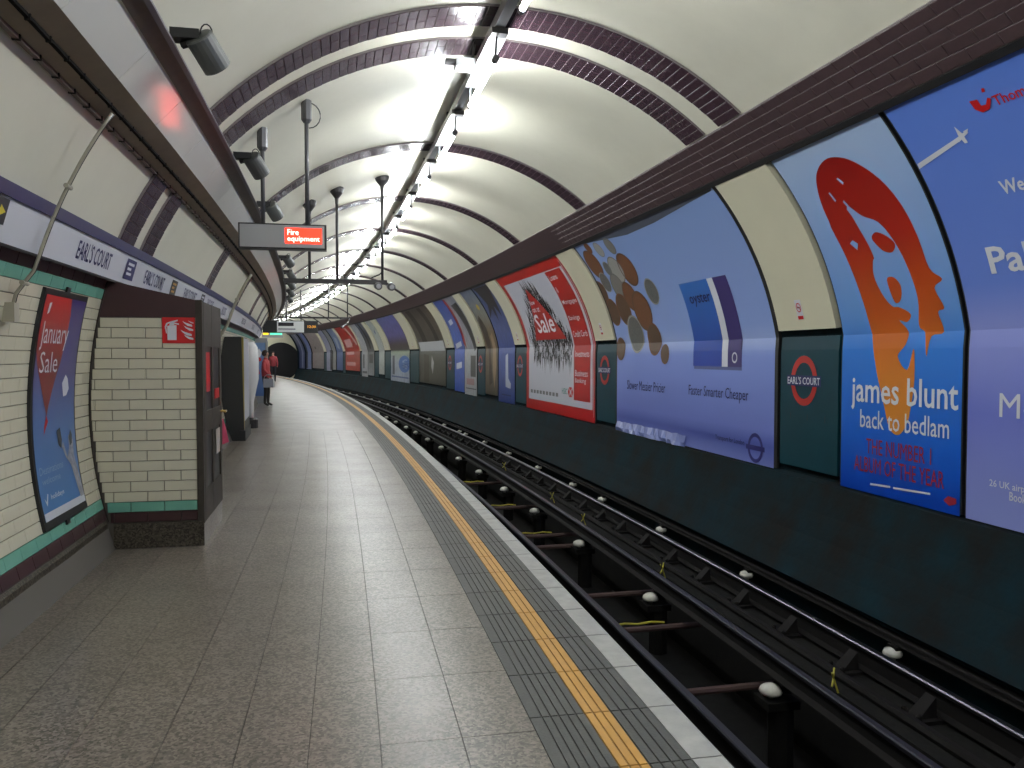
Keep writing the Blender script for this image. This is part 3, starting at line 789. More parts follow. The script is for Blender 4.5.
for r in range(-2, NRW):
    z = zb0 + r * rh; m = M_maroon if r == -2 else M_green if r == -1 else M_tile
    lim = max(cu(z, -1), cu(z + rh, -1)) + .014
    u1 = UR; first = .229 if r % 2 else .1145
    while u1 > lim + .02:
        u0 = max(u1 - first, lim); kbrick(u0 + .0022, u1 - .0022, z + .002, z + rh - .002, m); u1 -= first; first = .229
MB().sweep([(cu(1.675, -1) + .012, 1.672), (UR + .04, 1.672), (UR + .04, 1.79), (cu(1.86, -1) + .06, 1.925), (cu(1.86, -1), 1.925)], [SK - .004, SK + .014]).build('fascia', M_maroon, ki)
MB().box(SK - .01, SK + .012, cu(.1, -1) + .01, UK, .0, .182).build('skirting', M_granite_d, ki)
MB().box(SK + .012, SK1, UK - .02, UK + .0, .0, .165).build('skirting', M_granite, ki)
mbj = MB(); n = 20
q = [(cu(.2 + 1.7 * i / n, -1), .2 + 1.7 * i / n) for i in range(n + 1)]
mbj.sweep([(u + .002, z) for u, z in q] + [(u + .012, z) for u, z in reversed(q)], [SK - .008, SK + .0]); mbj.build('edging_strip', mat('dark_bronze', (.035, .026, .02), .5), ki)
MB().box(SK - .008, SK + .05, UR, UK + .004, .165, 1.80).build('corner_post', M_wood, ki)
dr_ = MB().box(SK + .05, SK1, UK - .03, UK - .008, .17, 1.79).build('door', M_wood, ki)
def dsub(name, s0, s1, z0, z1, o0, o1, m): return sub(MB().box(s0, s1, UK + o0, UK + o1, z0, z1), name, m, dr_, ki)
DL = SK1 - SK - .05
for (a, b_) in ((.0, .10), (.44, .54), (.90, 1.0)): dsub('stile', SK + .05 + DL * a, SK + .05 + DL * b_, .17, 1.79, -.008, .006, M_wood)
for (a, b_) in ((.17, .40), (.82, .98), (1.46, 1.79)):
    for (c, d) in ((.10, .44), (.54, .90)): dsub('rail', SK + .05 + DL * c, SK + .05 + DL * d, a, b_, -.008, .005, M_wood)
for (c, d) in ((.10, .44), (.54, .90)):
    for (a, b_) in ((.40, .82), (.98, 1.46)): dsub('door_panel', SK + .05 + DL * c, SK + .05 + DL * d, a, b_, -.008, -.004, M_black)
dsub('red_notice', SK + .05 + DL * .14, SK + .05 + DL * .36, 1.12, 1.42, -.003, -.001, M_signred)
dsub('red_notice', SK + .05 + DL * .60, SK + .05 + DL * .84, 1.05, 1.13, .0, .007, M_signred)
dsub('round_notice', SK + .05 + DL * .62, SK + .05 + DL * .85, .60, .80, .004, .007, mat('pale_sticker', (.45, .40, .36), .5))
sub(MB().tube([(SK + .05 + DL * .93, UK + .005, .93), (SK + .05 + DL * .93, UK + .05, .93), (SK + .05 + DL * .82, UK + .055, .93)], .009, 8), 'handle', M_brass, dr_, ki)
o = thing('red_cord_tag', 'pink and red tag hanging on the edge of the wooden door', 'tag', SK1 - .02, UK + .03, .7)
MB().add([(SK1 - .01, UK + .01, .86), (SK1 + .0, UK + .02, .86), (SK1 + .02, UK + .06, .66), (SK1 - .01, UK + .01, .64), (SK1 - .016, UK + .01, .86), (SK1 - .006, UK + .02, .86), (SK1 + .014, UK + .06, .66), (SK1 - .016, UK + .01, .64)],
         [(0, 1, 2, 3), (7, 6, 5, 4), (0, 4, 5, 1), (1, 5, 6, 2), (2, 6, 7, 3), (3, 7, 4, 0)]).build('ribbon', mat('pink_ribbon', (.45, .05, .10), .5), o)

# fire extinguisher sign on the cupboard
o = thing('fire_extinguisher_sign', 'red square sign with a white extinguisher and flames on the tiled cupboard', 'sign', SK, -1.19, 1.47)
fk = wf(SK - .001); a0, a1, b0, b1 = -1.305, UR - .004, 1.485, 1.672
MB().box(SK - .006, SK - .0005, a0, a1, b0, b1).build('plate', M_signred, o); fk = wf(SK - .006)
W_, H_ = a1 - a0, b1 - b0
def fq(pts): return [(a0 + W_ * x, b1 - H_ * y) for x, y in pts]
decal('extinguisher', [fq([(.16, .33), (.44, .30), (.44, .88), (.16, .88)]), fq([(.24, .20), (.34, .18), (.38, .30), (.22, .32)]), fq([(.26, .16), (.48, .09), (.48, .14), (.30, .22)]),
      fq([(.34, .19), (.52, .24), (.51, .29), (.34, .24)]), fq([(.26, .16), (.13, .22), (.08, .36), (.12, .62), (.155, .62), (.13, .38), (.17, .26), (.27, .21)])], fk, .002, M_wink, o, step=0)
def flame(x, y, l): return fq([(x, y), (x + l * .35, y + l * .22), (x + l, y + l * .48), (x + l, y + l * .72), (x + l * .55, y + l * .62), (x + l * .2, y + l * .3)])
decal('flames', [flame(.62, .14, .30), flame(.80, .12, .16), flame(.66, .32, .29), flame(.56, .48, .34), flame(.66, .66, .29)], fk, .002, M_wink, o, step=0)

# framed poster on the near wall
PS0, PS1, PZ0, PZ1 = 5.165, 5.975, .375, 1.79
po = thing('framed_poster', 'tall framed holiday poster with red balloon on the cream tiled wall', 'poster', 5.57, *wl(0, PZ0)[1:])
patch_uv(PS0, PS1, PZ1, PZ0, wl, .022, 4, 16, 'frame', M_black, po, thick=.03)
i0, i1, j0, j1 = PS0 + .025, PS1 - .025, PZ0 + .05, PZ1 - .035
Wp, Hp = i1 - i0, j1 - j0
patch_uv(i0, i1, j1, j0, wl, .024, 4, 16, 'sheet', gradmat('poster_sky', [(0, srgb(58, 44, 110)), (.35, srgb(76, 72, 130)), (.6, srgb(72, 108, 165)), (1, srgb(60, 120, 180))], .3), po)
def lq(pts): return [(i0 + Wp * x, j1 - Hp * y) for x, y in pts]
bal = lq([(0, 0), (.60, 0), (.66, .08), (.66, .18), (.58, .30), (.46, .40), (.34, .50), (.30, .545), (.26, .50), (.16, .40), (.04, .30), (0, .25)])
decal('balloon', [bal], wl, .0255, gradmat('balloon_red', [(0, srgb(190, 22, 30)), (.6, srgb(120, 30, 38)), (1, srgb(120, 34, 34))], .3), po, step=.1, uvbox=(i0, i1, j1, j1 - Hp * .55))
decal('balloon_string', [lq([(.29, .54), (.33, .57), (.27, .60), (.22, .63), (.24, .59), (.27, .565)])], wl, .0255, M_signred, po)
decal('balloon_glint', [lq([(.10, .035), (.15, .03), (.13, .075), (.09, .085)])], wl, .027, M_wink, po)
text('January', i0 + .03, i0 + Wp * .68, j1 - Hp * .245, j1 - Hp * .115, wl, .0275, M_wink, po, bold=-.004)
text('Sale', i0 + .07, i0 + Wp * .50, j1 - Hp * .345, j1 - Hp * .25, wl, .0275, M_wink, po, bold=-.004)
decal('cloud', [lq([(.66, .40), (.74, .36), (.80, .38), (.84, .43), (.78, .46), (.70, .465)])], wl, .0265, M_wink, po)
M_stat = mat('statue_grey', (.36, .37, .42), .5, noise=(30, .8), col2=(.14, .15, .2)); M_statd = mat('statue_dark', (.05, .06, .07), .5)
decal('statue', [lq([(.62, .70), (.66, .68), (.74, .76), (.80, .72), (.80, .66), (.88, .65), (.92, .69), (.91, .76), (.96, .84), (1, .95), (1, .97), (.90, .97), (.86, .88), (.80, .80), (.70, .76)])], wl, .0265, M_stat, po, step=.1)
decal('torch', [lq([(.52, .62), (.60, .61), (.63, .67), (.60, .71), (.54, .69)]), lq([(.81, .67), (.86, .63), (.90, .66), (.88, .70), (.83, .71)])], wl, .0275, M_statd, po)
M_pale = mat('pale_blue_ink', (.28, .38, .52), .5)
text('Destinations', i0 + .04, i0 + Wp * .60, j1 - Hp * .80, j1 - Hp * .765, wl, .0265, M_pale, po, bold=0)
text('welcome', i0 + .06, i0 + Wp * .50, j1 - Hp * .845, j1 - Hp * .815, wl, .0265, M_pale, po, bold=0)
text('holidays', i0 + .16, i0 + Wp * .52, j1 - Hp * .925, j1 - Hp * .895, wl, .0265, M_wink, po, bold=.01)
decal('tick', [lq([(.06, .90), (.10, .92), (.14, .885), (.16, .89), (.10, .94)])], wl, .0265, M_wink, po)
decal('strip', [lq([(0, .965), (1, .965), (1, 1), (0, 1)])], wl, .0265, mat('strip_white', (.55, .57, .62), .4), po)
for z, zz in ((PZ1, PZ1 + .03), (PZ0, PZ0 - .03)):
    c = (PS0 + PS1) / 2; patch_uv(c - .03, c + .03, z, zz, wl, .02, 1, 1, 'clip', M_black, po, thick=.012)

# ------------------------------------------------------------------ farther along the platform wall
S5 = 14.1
o = thing('black_pier', 'black-faced pier jutting from the platform wall with a yellow edge', 'pier', S5, -1.6, 0)
q = [(cu(1.70 * i / 12, -1) - .0, 1.70 * i / 12) for i in range(13)]
MB().sweep([(u, z) for u, z in q] + [(-1.47, 1.70), (-1.44, .17), (-1.44, 0)], [S5, S5 + 1.3]).build('body', M_black, o)
MB().box(S5 + .02, S5 + .12, -1.475, -1.44, .0, 1.69).build('yellow_edge', mat('mustard_paint', (.30, .23, .05), .5), o)
MB().box(S5 + .12, S5 + 1.3, -1.475, -1.443, .18, 1.68).build('side_panel', mat('pale_blue_panel', (.45, .47, .55), .3), o)
MB().box(S5 - .02, S5 + 1.3, -1.5, -1.42, .0, .17).build('plinth', M_black, o)
LP = [(9.0, 11.3, .45, 1.72, (.40, .42, .48), 'pale grey framed poster on the platform wall just beyond the wooden door'),
      (15.9, 17.4, .55, 1.70, (.62, .63, .66), 'bright white framed poster on the wall beyond the black pier'),
      (17.9, 19.4, .55, 1.70, (.60, .60, .66), 'second white framed poster on the wall beyond the black pier'),
      (20.2, 23.6, .45, 1.72, (.30, .34, .45), 'blue grey framed poster on the wall before the blue panel')]
for (a, b_, z0, z1, c, lab) in LP:
    o = thing('framed_poster', lab, 'poster', (a + b_) / 2, *wl(0, z0)[1:], group='posters on the platform wall')
    patch_uv(a, b_, z1, z0, wl, .03, 3, 10, 'frame', M_black, o, thick=.04); patch_uv(a + .05, b_ - .05, z1 - .05, z0 + .05, wl, .033, 3, 10, 'sheet', mat('sheet_%.2f_%.2f' % c[:2], c, .25), o)
o = thing('help_point', 'white drum-shaped help point standing against the wall beyond the black pier', 'help point', 16.6, -1.48, 0)
MB().lathe(16.6, -1.48, [(.05, .0), (.05, .5), (.10, .75), (.145, .95), (.15, 1.3), (.13, 1.55), (.06, 1.66)], 12).build('body', mat('white_gloss', (.7, .7, .72), .2), o, smooth=True)
MB().lathe(16.6, -1.48, [(.12, .0), (.12, .16), (.07, .2)], 10).build('foot', M_steel, o)
S6 = 25.0
by = thing('poster_bay', 'projecting bay faced with a blue poster and a grey corner post', 'bay', S6, -1.5, 0)
MB().box(S6, S6 + 2.2, -1.75, -1.36, .0, 1.9).build('body', mat('bay_grey', (.25, .26, .28), .4), by)
fb = wf(S6)
decal('sheet', [rect(-1.73, -1.42, .22, 1.76)], fb, .004, gradmat('bay_blue', [(0, srgb(110, 140, 185)), (1, srgb(70, 100, 160))], .3), by, step=0, uvbox=(-1.73, -1.42, 1.76, .22))
decal('red_shape', [[(-1.72, .95), (-1.60, 1.0), (-1.58, .86), (-1.70, .84)], ell(-1.60, 1.28, .07, .06, 10)], fb, .007, M_signred, by, step=0)
decal('white_shape', [[(-1.70, 1.4), (-1.60, 1.6), (-1.52, 1.48), (-1.56, 1.36), (-1.66, 1.3)]], fb, .007, M_wink, by, step=0)
MB().box(S6 - .03, S6 + .05, -1.40, -1.345, .0, 1.80).build('corner_post', M_alu, by)

# ------------------------------------------------------------------ posters along the track wall (coordinates: s along, t down the wall)
def poster(label, s0, s1, m, t0=.02, t1=None, frame_w=.035, name='track_poster', off=.012):
    """s0 = near edge, s1 = far edge; the viewer sees s1 on the left"""
    t1 = TTOT - .01 if t1 is None else t1
    o = thing(name, label, 'poster', (s0 + s1) / 2, *wr(0, t1)[1:], group='posters along the track wall')
    n = max(2, int((s1 - s0) / .5))
    patch_uv(s1 + frame_w, s0 - frame_w, t0 - .015, t1 - .01, wr, off - .002, n, 1, 'frame', M_black, o, thick=.03)
    patch_uv(s1, s0, t0, t1, wr, off, n, 1, 'sheet', m, o)
    return o
def pq(pts): return [pw(x, y) for x, y in pts]
def tbox(body, xa, ya, xb, yb, h_px, m, parent, off=.016, bold=.01, name='lettering', root=None):
    """letters whose foot runs from pixel (xa,ya) to (xb,yb), h_px tall at the left end"""
    (sa, ta), (sb, tb_) = pw(xa, ya), pw(xb, yb); tt = (ta + tb_) / 2; top = pw(xa, ya - h_px)[1] - ta
    return text(body, sa, sb, tt, tt + top, wr, off, m, parent, name=name, bold=bold, root=root)
sR = 4.94
M_lilac = gradmat('poster_blue_sky', [(0, srgb(92, 128, 214)), (.45, srgb(102, 130, 212)), (.56, srgb(140, 150, 216)), (.75, srgb(108, 118, 200)), (1, srgb(140, 150, 214))], .3)  # print colours, top lightened to make up for weak light on that part
o = poster('large blue airline poster at the right edge with white words and a small plane', .55, sR - .012, M_lilac, frame_w=.014)
decal('smile_logo', [pq([(971, 100), (979, 98), (983, 104), (988, 103), (989, 96), (993, 97), (992, 107), (985, 111), (977, 108)]), pq([(983, 87), (986, 86.5), (987, 90), (984, 91)])], wr, .016, M_signred, o)
tbox('Thomson', 998, 104, 1050, 86, 12, M_signred, o)
decal('vapour_trail', [pq([(919, 163), (961, 135), (963, 139), (921, 168)])], wr, .015, M_wink, o)
decal('plane', [pq([(958, 137), (968, 129), (970, 131), (961, 141)]), pq([(956, 125), (964, 132), (970, 141), (967, 142), (960, 134)]), pq([(965, 130), (970, 127), (969, 133)])], wr, .0165, M_wink, o)
tbox('We', 1006, 196, 1028, 186, 15, M_wink, o, bold=.02)
tbox('Pal', 994, 274, 1036, 268, 28, M_wink, o, bold=.02)
tbox('Me', 999, 414, 1037, 424, 24, M_wink, o, bold=0)
tbox('26 UK airpo', 989, 487, 1029, 497, 9, M_wink, o)
tbox('Book', 1009, 500, 1026, 505, 9, M_wink, o)

# music poster
M_mus = gradmat('poster_music_blue', [(0, srgb(168, 190, 222)), (.25, srgb(140, 172, 222)), (.50, srgb(100, 150, 218)), (.6, srgb(48, 122, 214)), (.85, srgb(14, 92, 200)), (1, srgb(8, 60, 170))], .28)
o = poster('blue music poster with red and orange long-haired face between two blue ads', 4.985, 6.365, M_mus, frame_w=.014)
M_face = gradmat('red_to_orange_print', [(0, srgb(140, 16, 14)), (.3, srgb(168, 32, 16)), (.55, srgb(190, 84, 22)), (.75, srgb(206, 122, 36)), (1, srgb(210, 140, 50))], .3)
T_, S_ = TTOT, 1.365
def jq(pts): return [(6.365 - 1.365 * x, T_ * y) for x, y in pts]      # x,y as fractions of the sheet
hair = jq([(.24, .30), (.20, .24), (.21, .17), (.27, .11), (.36, .075), (.48, .06), (.60, .075), (.70, .115), (.78, .17), (.83, .24), (.85, .32), (.86, .40), (.93, .43), (.86, .45), (.90, .50), (.85, .51), (.87, .56),
           (.78, .57), (.75, .62), (.73, .56), (.69, .54), (.72, .47), (.70, .38), (.66, .31), (.60, .26), (.50, .235), (.42, .20), (.38, .225), (.34, .26), (.31, .30)])
side = jq([(.20, .22), (.38, .20), (.43, .27), (.46, .345), (.44, .36), (.41, .40), (.44, .45), (.50, .485), (.56, .49), (.64, .51), (.60, .53), (.54, .525), (.60, .555), (.58, .59),
           (.52, .62), (.60, .655), (.65, .60), (.66, .68), (.64, .74), (.61, .79), (.54, .825), (.46, .81), (.40, .74), (.33, .65), (.28, .55), (.25, .45), (.22, .34)])
uvb = (6.365, 5.0, T_ * .05, T_ * .88)
decal('hair_print', [smooth(hair)], wr, .0145, M_face, o, uvbox=uvb); decal('face_print', [smooth(side)], wr, .0145, M_face, o, uvbox=uvb)
decal('eye_print', [smooth(jq([(.50, .30), (.55, .285), (.62, .30), (.665, .325), (.62, .345), (.55, .335)]))], wr, .0145, M_face, o, uvbox=uvb)
decal('nose_print', [smooth(jq([(.51, .415), (.57, .41), (.61, .435), (.585, .47), (.53, .475)]))], wr, .0145, M_face, o, uvbox=uvb)
for hl in ([(.30, .30), (.335, .292), (.37, .305), (.345, .322)], [(.40, .185), (.415, .18), (.455, .225), (.44, .228)], [(.32, .15), (.335, .148), (.35, .175), (.338, .178)], [(.45, .12), (.465, .118), (.49, .135), (.475, .14)]):
    decal('highlight', [jq(hl)], wr, .0165, M_mus, o, uvbox=(6.365, 5.0, 0, T_))
tbox('james blunt', 851, 411, 958, 418, 33, M_wink, o, bold=.012, off=.018)
tbox('back to bedlam', 860, 428, 949, 438, 18, M_wink, o, bold=.006, off=.018)
M_crim = mat('crimson_ink', (.30, .01, .035), .5)
tbox('THE NUMBER 1', 866, 456, 931, 462, 15, M_crim, o, bold=0, off=.018)
tbox('ALBUM OF THE YEAR', 854, 474, 944, 484, 15, M_crim, o, bold=0, off=.018)
decal('small_print', [pq([(870, 483), (890, 486), (890, 488), (870, 485)]), pq([(893, 487), (930, 493), (930, 495), (893, 489)])], wr, .016, M_wink, o)
decal('label_emblem', [pq([(943, 500), (948, 496), (956, 499), (956, 504), (949, 506)])], wr, .016, M_crim, o)

# travel card poster
M_oy = gradmat('poster_pale_blue', [(0, srgb(130, 156, 206)), (.5, srgb(140, 164, 222)), (.57, srgb(160, 178, 226)), (.62, srgb(130, 150, 218)), (.88, srgb(112, 126, 200)), (.93, srgb(82, 94, 172)), (1, srgb(120, 132, 200))], .28)  # lighter stop at the wall's bend paints its highlight into the print
o = poster('pale blue travel card poster with scattered coins and torn lower edge', 7.46, 11.93, M_oy, frame_w=.055)
card = [pw(680, 283), pw(727, 275), pw(741, 367), pw(692, 366)]
cs0, cs1 = (card[0][0] + card[3][0]) / 2, (card[1][0] + card[2][0]) / 2; ct0, ct1 = (card[0][1] + card[1][1]) / 2, (card[2][1] + card[3][1]) / 2
cw_, ch = cs1 - cs0, ct1 - ct0
def cq(x0, x1, y0, y1): return rect(cs0 + cw_ * x0, cs0 + cw_ * x1, ct0 + ch * y0, ct0 + ch * y1)
decal('card_shadow', [cq(.02, 1.0, .97, 1.035)], wr, .0135, mat('print_shadow', (.10, .12, .28), .5), o)
cd = decal('card', [cq(0, .66, 0, 1)], wr, .0145, gradmat('card_blue', [(0, srgb(50, 110, 190)), (1, srgb(44, 66, 160))], .3), o, uvbox=(cs0, cs1, ct0, ct1))
decal('card_stripe', [cq(.62, .735, 0, 1)], wr, .016, M_wink, cd, root=o); decal('card_end', [cq(.735, 1, 0, 1)], wr, .0155, mat('card_purple', (.045, .03, .16), .35), cd, root=o)
text('oyster', cs0 + cw_ * .13, cs0 + cw_ * .58, ct0 + ch * .30, ct0 + ch * .15, wr, .018, M_navy, cd, root=o, bold=.012)
decal('card_roundel', ringpoly(cs0 + cw_ * .87, ct0 + ch * .90, .06, .06, .018), wr, .018, M_wink, cd, root=o)
tbox('Faster Smarter Cheaper', 688.5, 398, 748, 404, 13, M_navy, o, bold=.0)
tbox('Slower Messier Pricier', 627, 389, 665, 393, 9, M_navy, o, bold=.0)
tbox('Transport for London', 715, 440, 744, 447, 6, M_navy, o)
c = pw(755, 448); decal('roundel', ringpoly(c[0], c[1], .155, .155, .04) + [rect(c[0] - .19, c[0] + .19, c[1] - .025, c[1] + .025)], wr, .016, mat('roundel_navy', (.03, .03, .17), .4), o)
coins = [(110, 162, 28, 0), (175, 172, 36, 1), (240, 150, 40, 2), (145, 258, 66, 0), (345, 288, 74, 0), (280, 290, 60, 1), (228, 285, 34, 3), (215, 365, 44, 3), (290, 392, 58, 2), (195, 425, 50, 4),
         (362, 448, 62, 0), (325, 525, 66, 4), (435, 533, 82, 0), (265, 542, 56, 4), (490, 418, 56, 3), (397, 672, 76, 3), (508, 702, 66, 4), (300, 760, 46, 4), (560, 792, 40, 4)]
CM = [mat('coin_copper', (.19, .075, .03), .4, noise=(60, .6), col2=(.10, .04, .02)), mat('coin_silver', (.34, .33, .30), .4, noise=(60, .5), col2=(.2, .19, .17)), mat('coin_grey', (.19, .18, .16), .4, noise=(60, .5), col2=(.1, .1, .09)),
      mat('coin_dark', (.085, .085, .08), .4, noise=(60, .7), col2=(.2, .2, .19)), mat('coin_bronze', (.12, .065, .035), .4, noise=(60, .6), col2=(.06, .035, .02))]
for k, (x, y, r, m) in enumerate(coins):
    cx, cy = 570 + x / 5.907, 220 + y / 5.907; c = pw(cx, cy); e = abs(pw(cx, cy + r / 5.907)[1] - c[1]); e = min(max(e * 1.5, .09), .32)
    q = decal('coin', [[(min(x_, 11.92), max(.03, y_)) for x_, y_ in ell(c[0], c[1], e, e, 22)]], wr, .0138 + k * .0003, CM[m], o)
    decal('coin_rim', [[(min(x_, 11.92), max(.03, y_)) for x_, y_ in pg] for pg in ringpoly(c[0], c[1], e, e, e * .1)], wr, .0142 + k * .0003, CM[[4, 2, 3, 1, 0][m]], q, root=o)
decal('torn_corner', [pq([(575, 243), (600, 236), (640, 214), (690, 196), (712, 186), (712, 190), (690, 202), (655, 222), (628, 234), (600, 240)])], wr, .0145, mat('torn_backing', (.06, .07, .10), .6), o)
mb = MB(); rnd = random.Random(3); pts = []
n = 30
for i in range(n + 1):
    s = 11.9 - 2.4 * i / n; pts += [wr(s, TTOT - .13 - .02 * rnd.random(), .016), wr(s, TTOT - .05, .03 + .03 * rnd.random()), wr(s, TTOT - .0, .02 + .05 * rnd.random())]
mb.add(pts, [(i * 3 + j, i * 3 + j + 1, (i + 1) * 3 + j + 1, (i + 1) * 3 + j) for i in range(n) for j in range(2)])
mb.build('torn_flap', mat('crumpled_blue_paper', (.16, .20, .46), .35), o)

# red and white bank poster
M_pred = gradmat('poster_red', [(0, srgb(186, 40, 32)), (1, srgb(176, 26, 30))], .3)
o = poster('red bordered white sale poster with a black scribbled pyramid and lettered red column', 12.93, 17.25, M_pred, frame_w=.03)
ws1, ws0 = 17.05, 13.05; wt0, wt1 = .22, TTOT - .22
sh = decal('white_field', [rect(ws1, ws0, wt0, wt1)], wr, .0135, mat('poster_white', (.52, .53, .60), .4), o)
decal('red_column', [rect(14.05, 13.16, wt0 + .02, wt1 - .12)], wr, .0148, M_pred, o, uvbox=(14.05, 13.16, 0, TTOT)); decal('white_rule', [rect(13.0, 12.985, .1, TTOT - .1)], wr, .0148, M_wink, o)
rnd = random.Random(5)
def spike(x, y, dx, dy, w_): return [(x - w_, y), (x + w_, y), (x + dx, y + dy)]
tri = [(15.75, .42), (16.45, 1.52), (14.42, 1.52)]
M_scr = mat('black_scribble', (.03, .026, .026), .5)
scr = []
for i in range(620):
    t = rnd.random() ** .8; y = .36 + 1.25 * t; half = .26 + 1.2 * t ** 1.1
    x = 15.55 + rnd.uniform(-half, half); scr.append(spike(x, y, rnd.uniform(-.02, .02), rnd.choice((-1, 1)) * rnd.uniform(.1, .34), rnd.uniform(.008, .026)))
for i in range(300):
    y = rnd.uniform(1.5, 1.95); x = 15.45 + rnd.uniform(-1.3, 1.2); scr.append(spike(x, y, rnd.uniform(-.03, .03), rnd.uniform(.1, .3) * rnd.choice((-1, 1)), rnd.uniform(.01, .03)))
decal('scribble', scr, wr, .0150, M_scr, o)
decal('red_pyramid', [tri], wr, .0165, M_pred, o, uvbox=(17, 13, 0, TTOT))
text('Sale', 16.12, 14.92, 1.38, .98, wr, .018, M_wink, o, bold=.015); text('Now', 15.98, 15.62, .78, .68, wr, .018, M_wink, o); text('on at', 15.98, 15.5, .94, .84, wr, .018, M_wink, o)
for t, wds in ((.42, 'Loans'), (.66, '&'), (.92, 'Mortgages'), (1.22, 'Savings'), (1.50, 'Credit Cards'), (1.86, 'Investments'), (2.20, 'Business'), (2.34, 'Banking')):
    wd = .085 * len(wds) ; text(wds, 13.98, max(13.22, 13.98 - wd), t, t - .11, wr, .0165, M_wink, o, bold=.005)
text('HSBC', 14.75, 14.42, TTOT - .42, TTOT - .53, wr, .015, mat('teal_ink', (.05, .25, .22), .5), o, bold=.01)
hx, hy = 14.24, TTOT - .47
decal('hexagon_emblem', [[(hx + .16, hy), (hx + .08, hy - .09), (hx + .04, hy)], [(hx + .16, hy), (hx + .08, hy + .09), (hx + .04, hy)], [(hx - .16, hy), (hx - .08, hy - .09), (hx - .04, hy)], [(hx - .16, hy), (hx - .08, hy + .09), (hx - .04, hy)],
      [(hx + .08, hy - .09), (hx - .08, hy - .09), (hx, hy - .02)], [(hx + .08, hy + .09), (hx - .08, hy + .09), (hx, hy + .02)]], wr, .015, M_signred, o)
for i in range(9): decal('small_print', [rect(16.9 - i * .22, 16.75 - i * .22, TTOT - .42, TTOT - .35)], wr, .015, mat('grey_ink', (.16, .16, .17), .5), o)

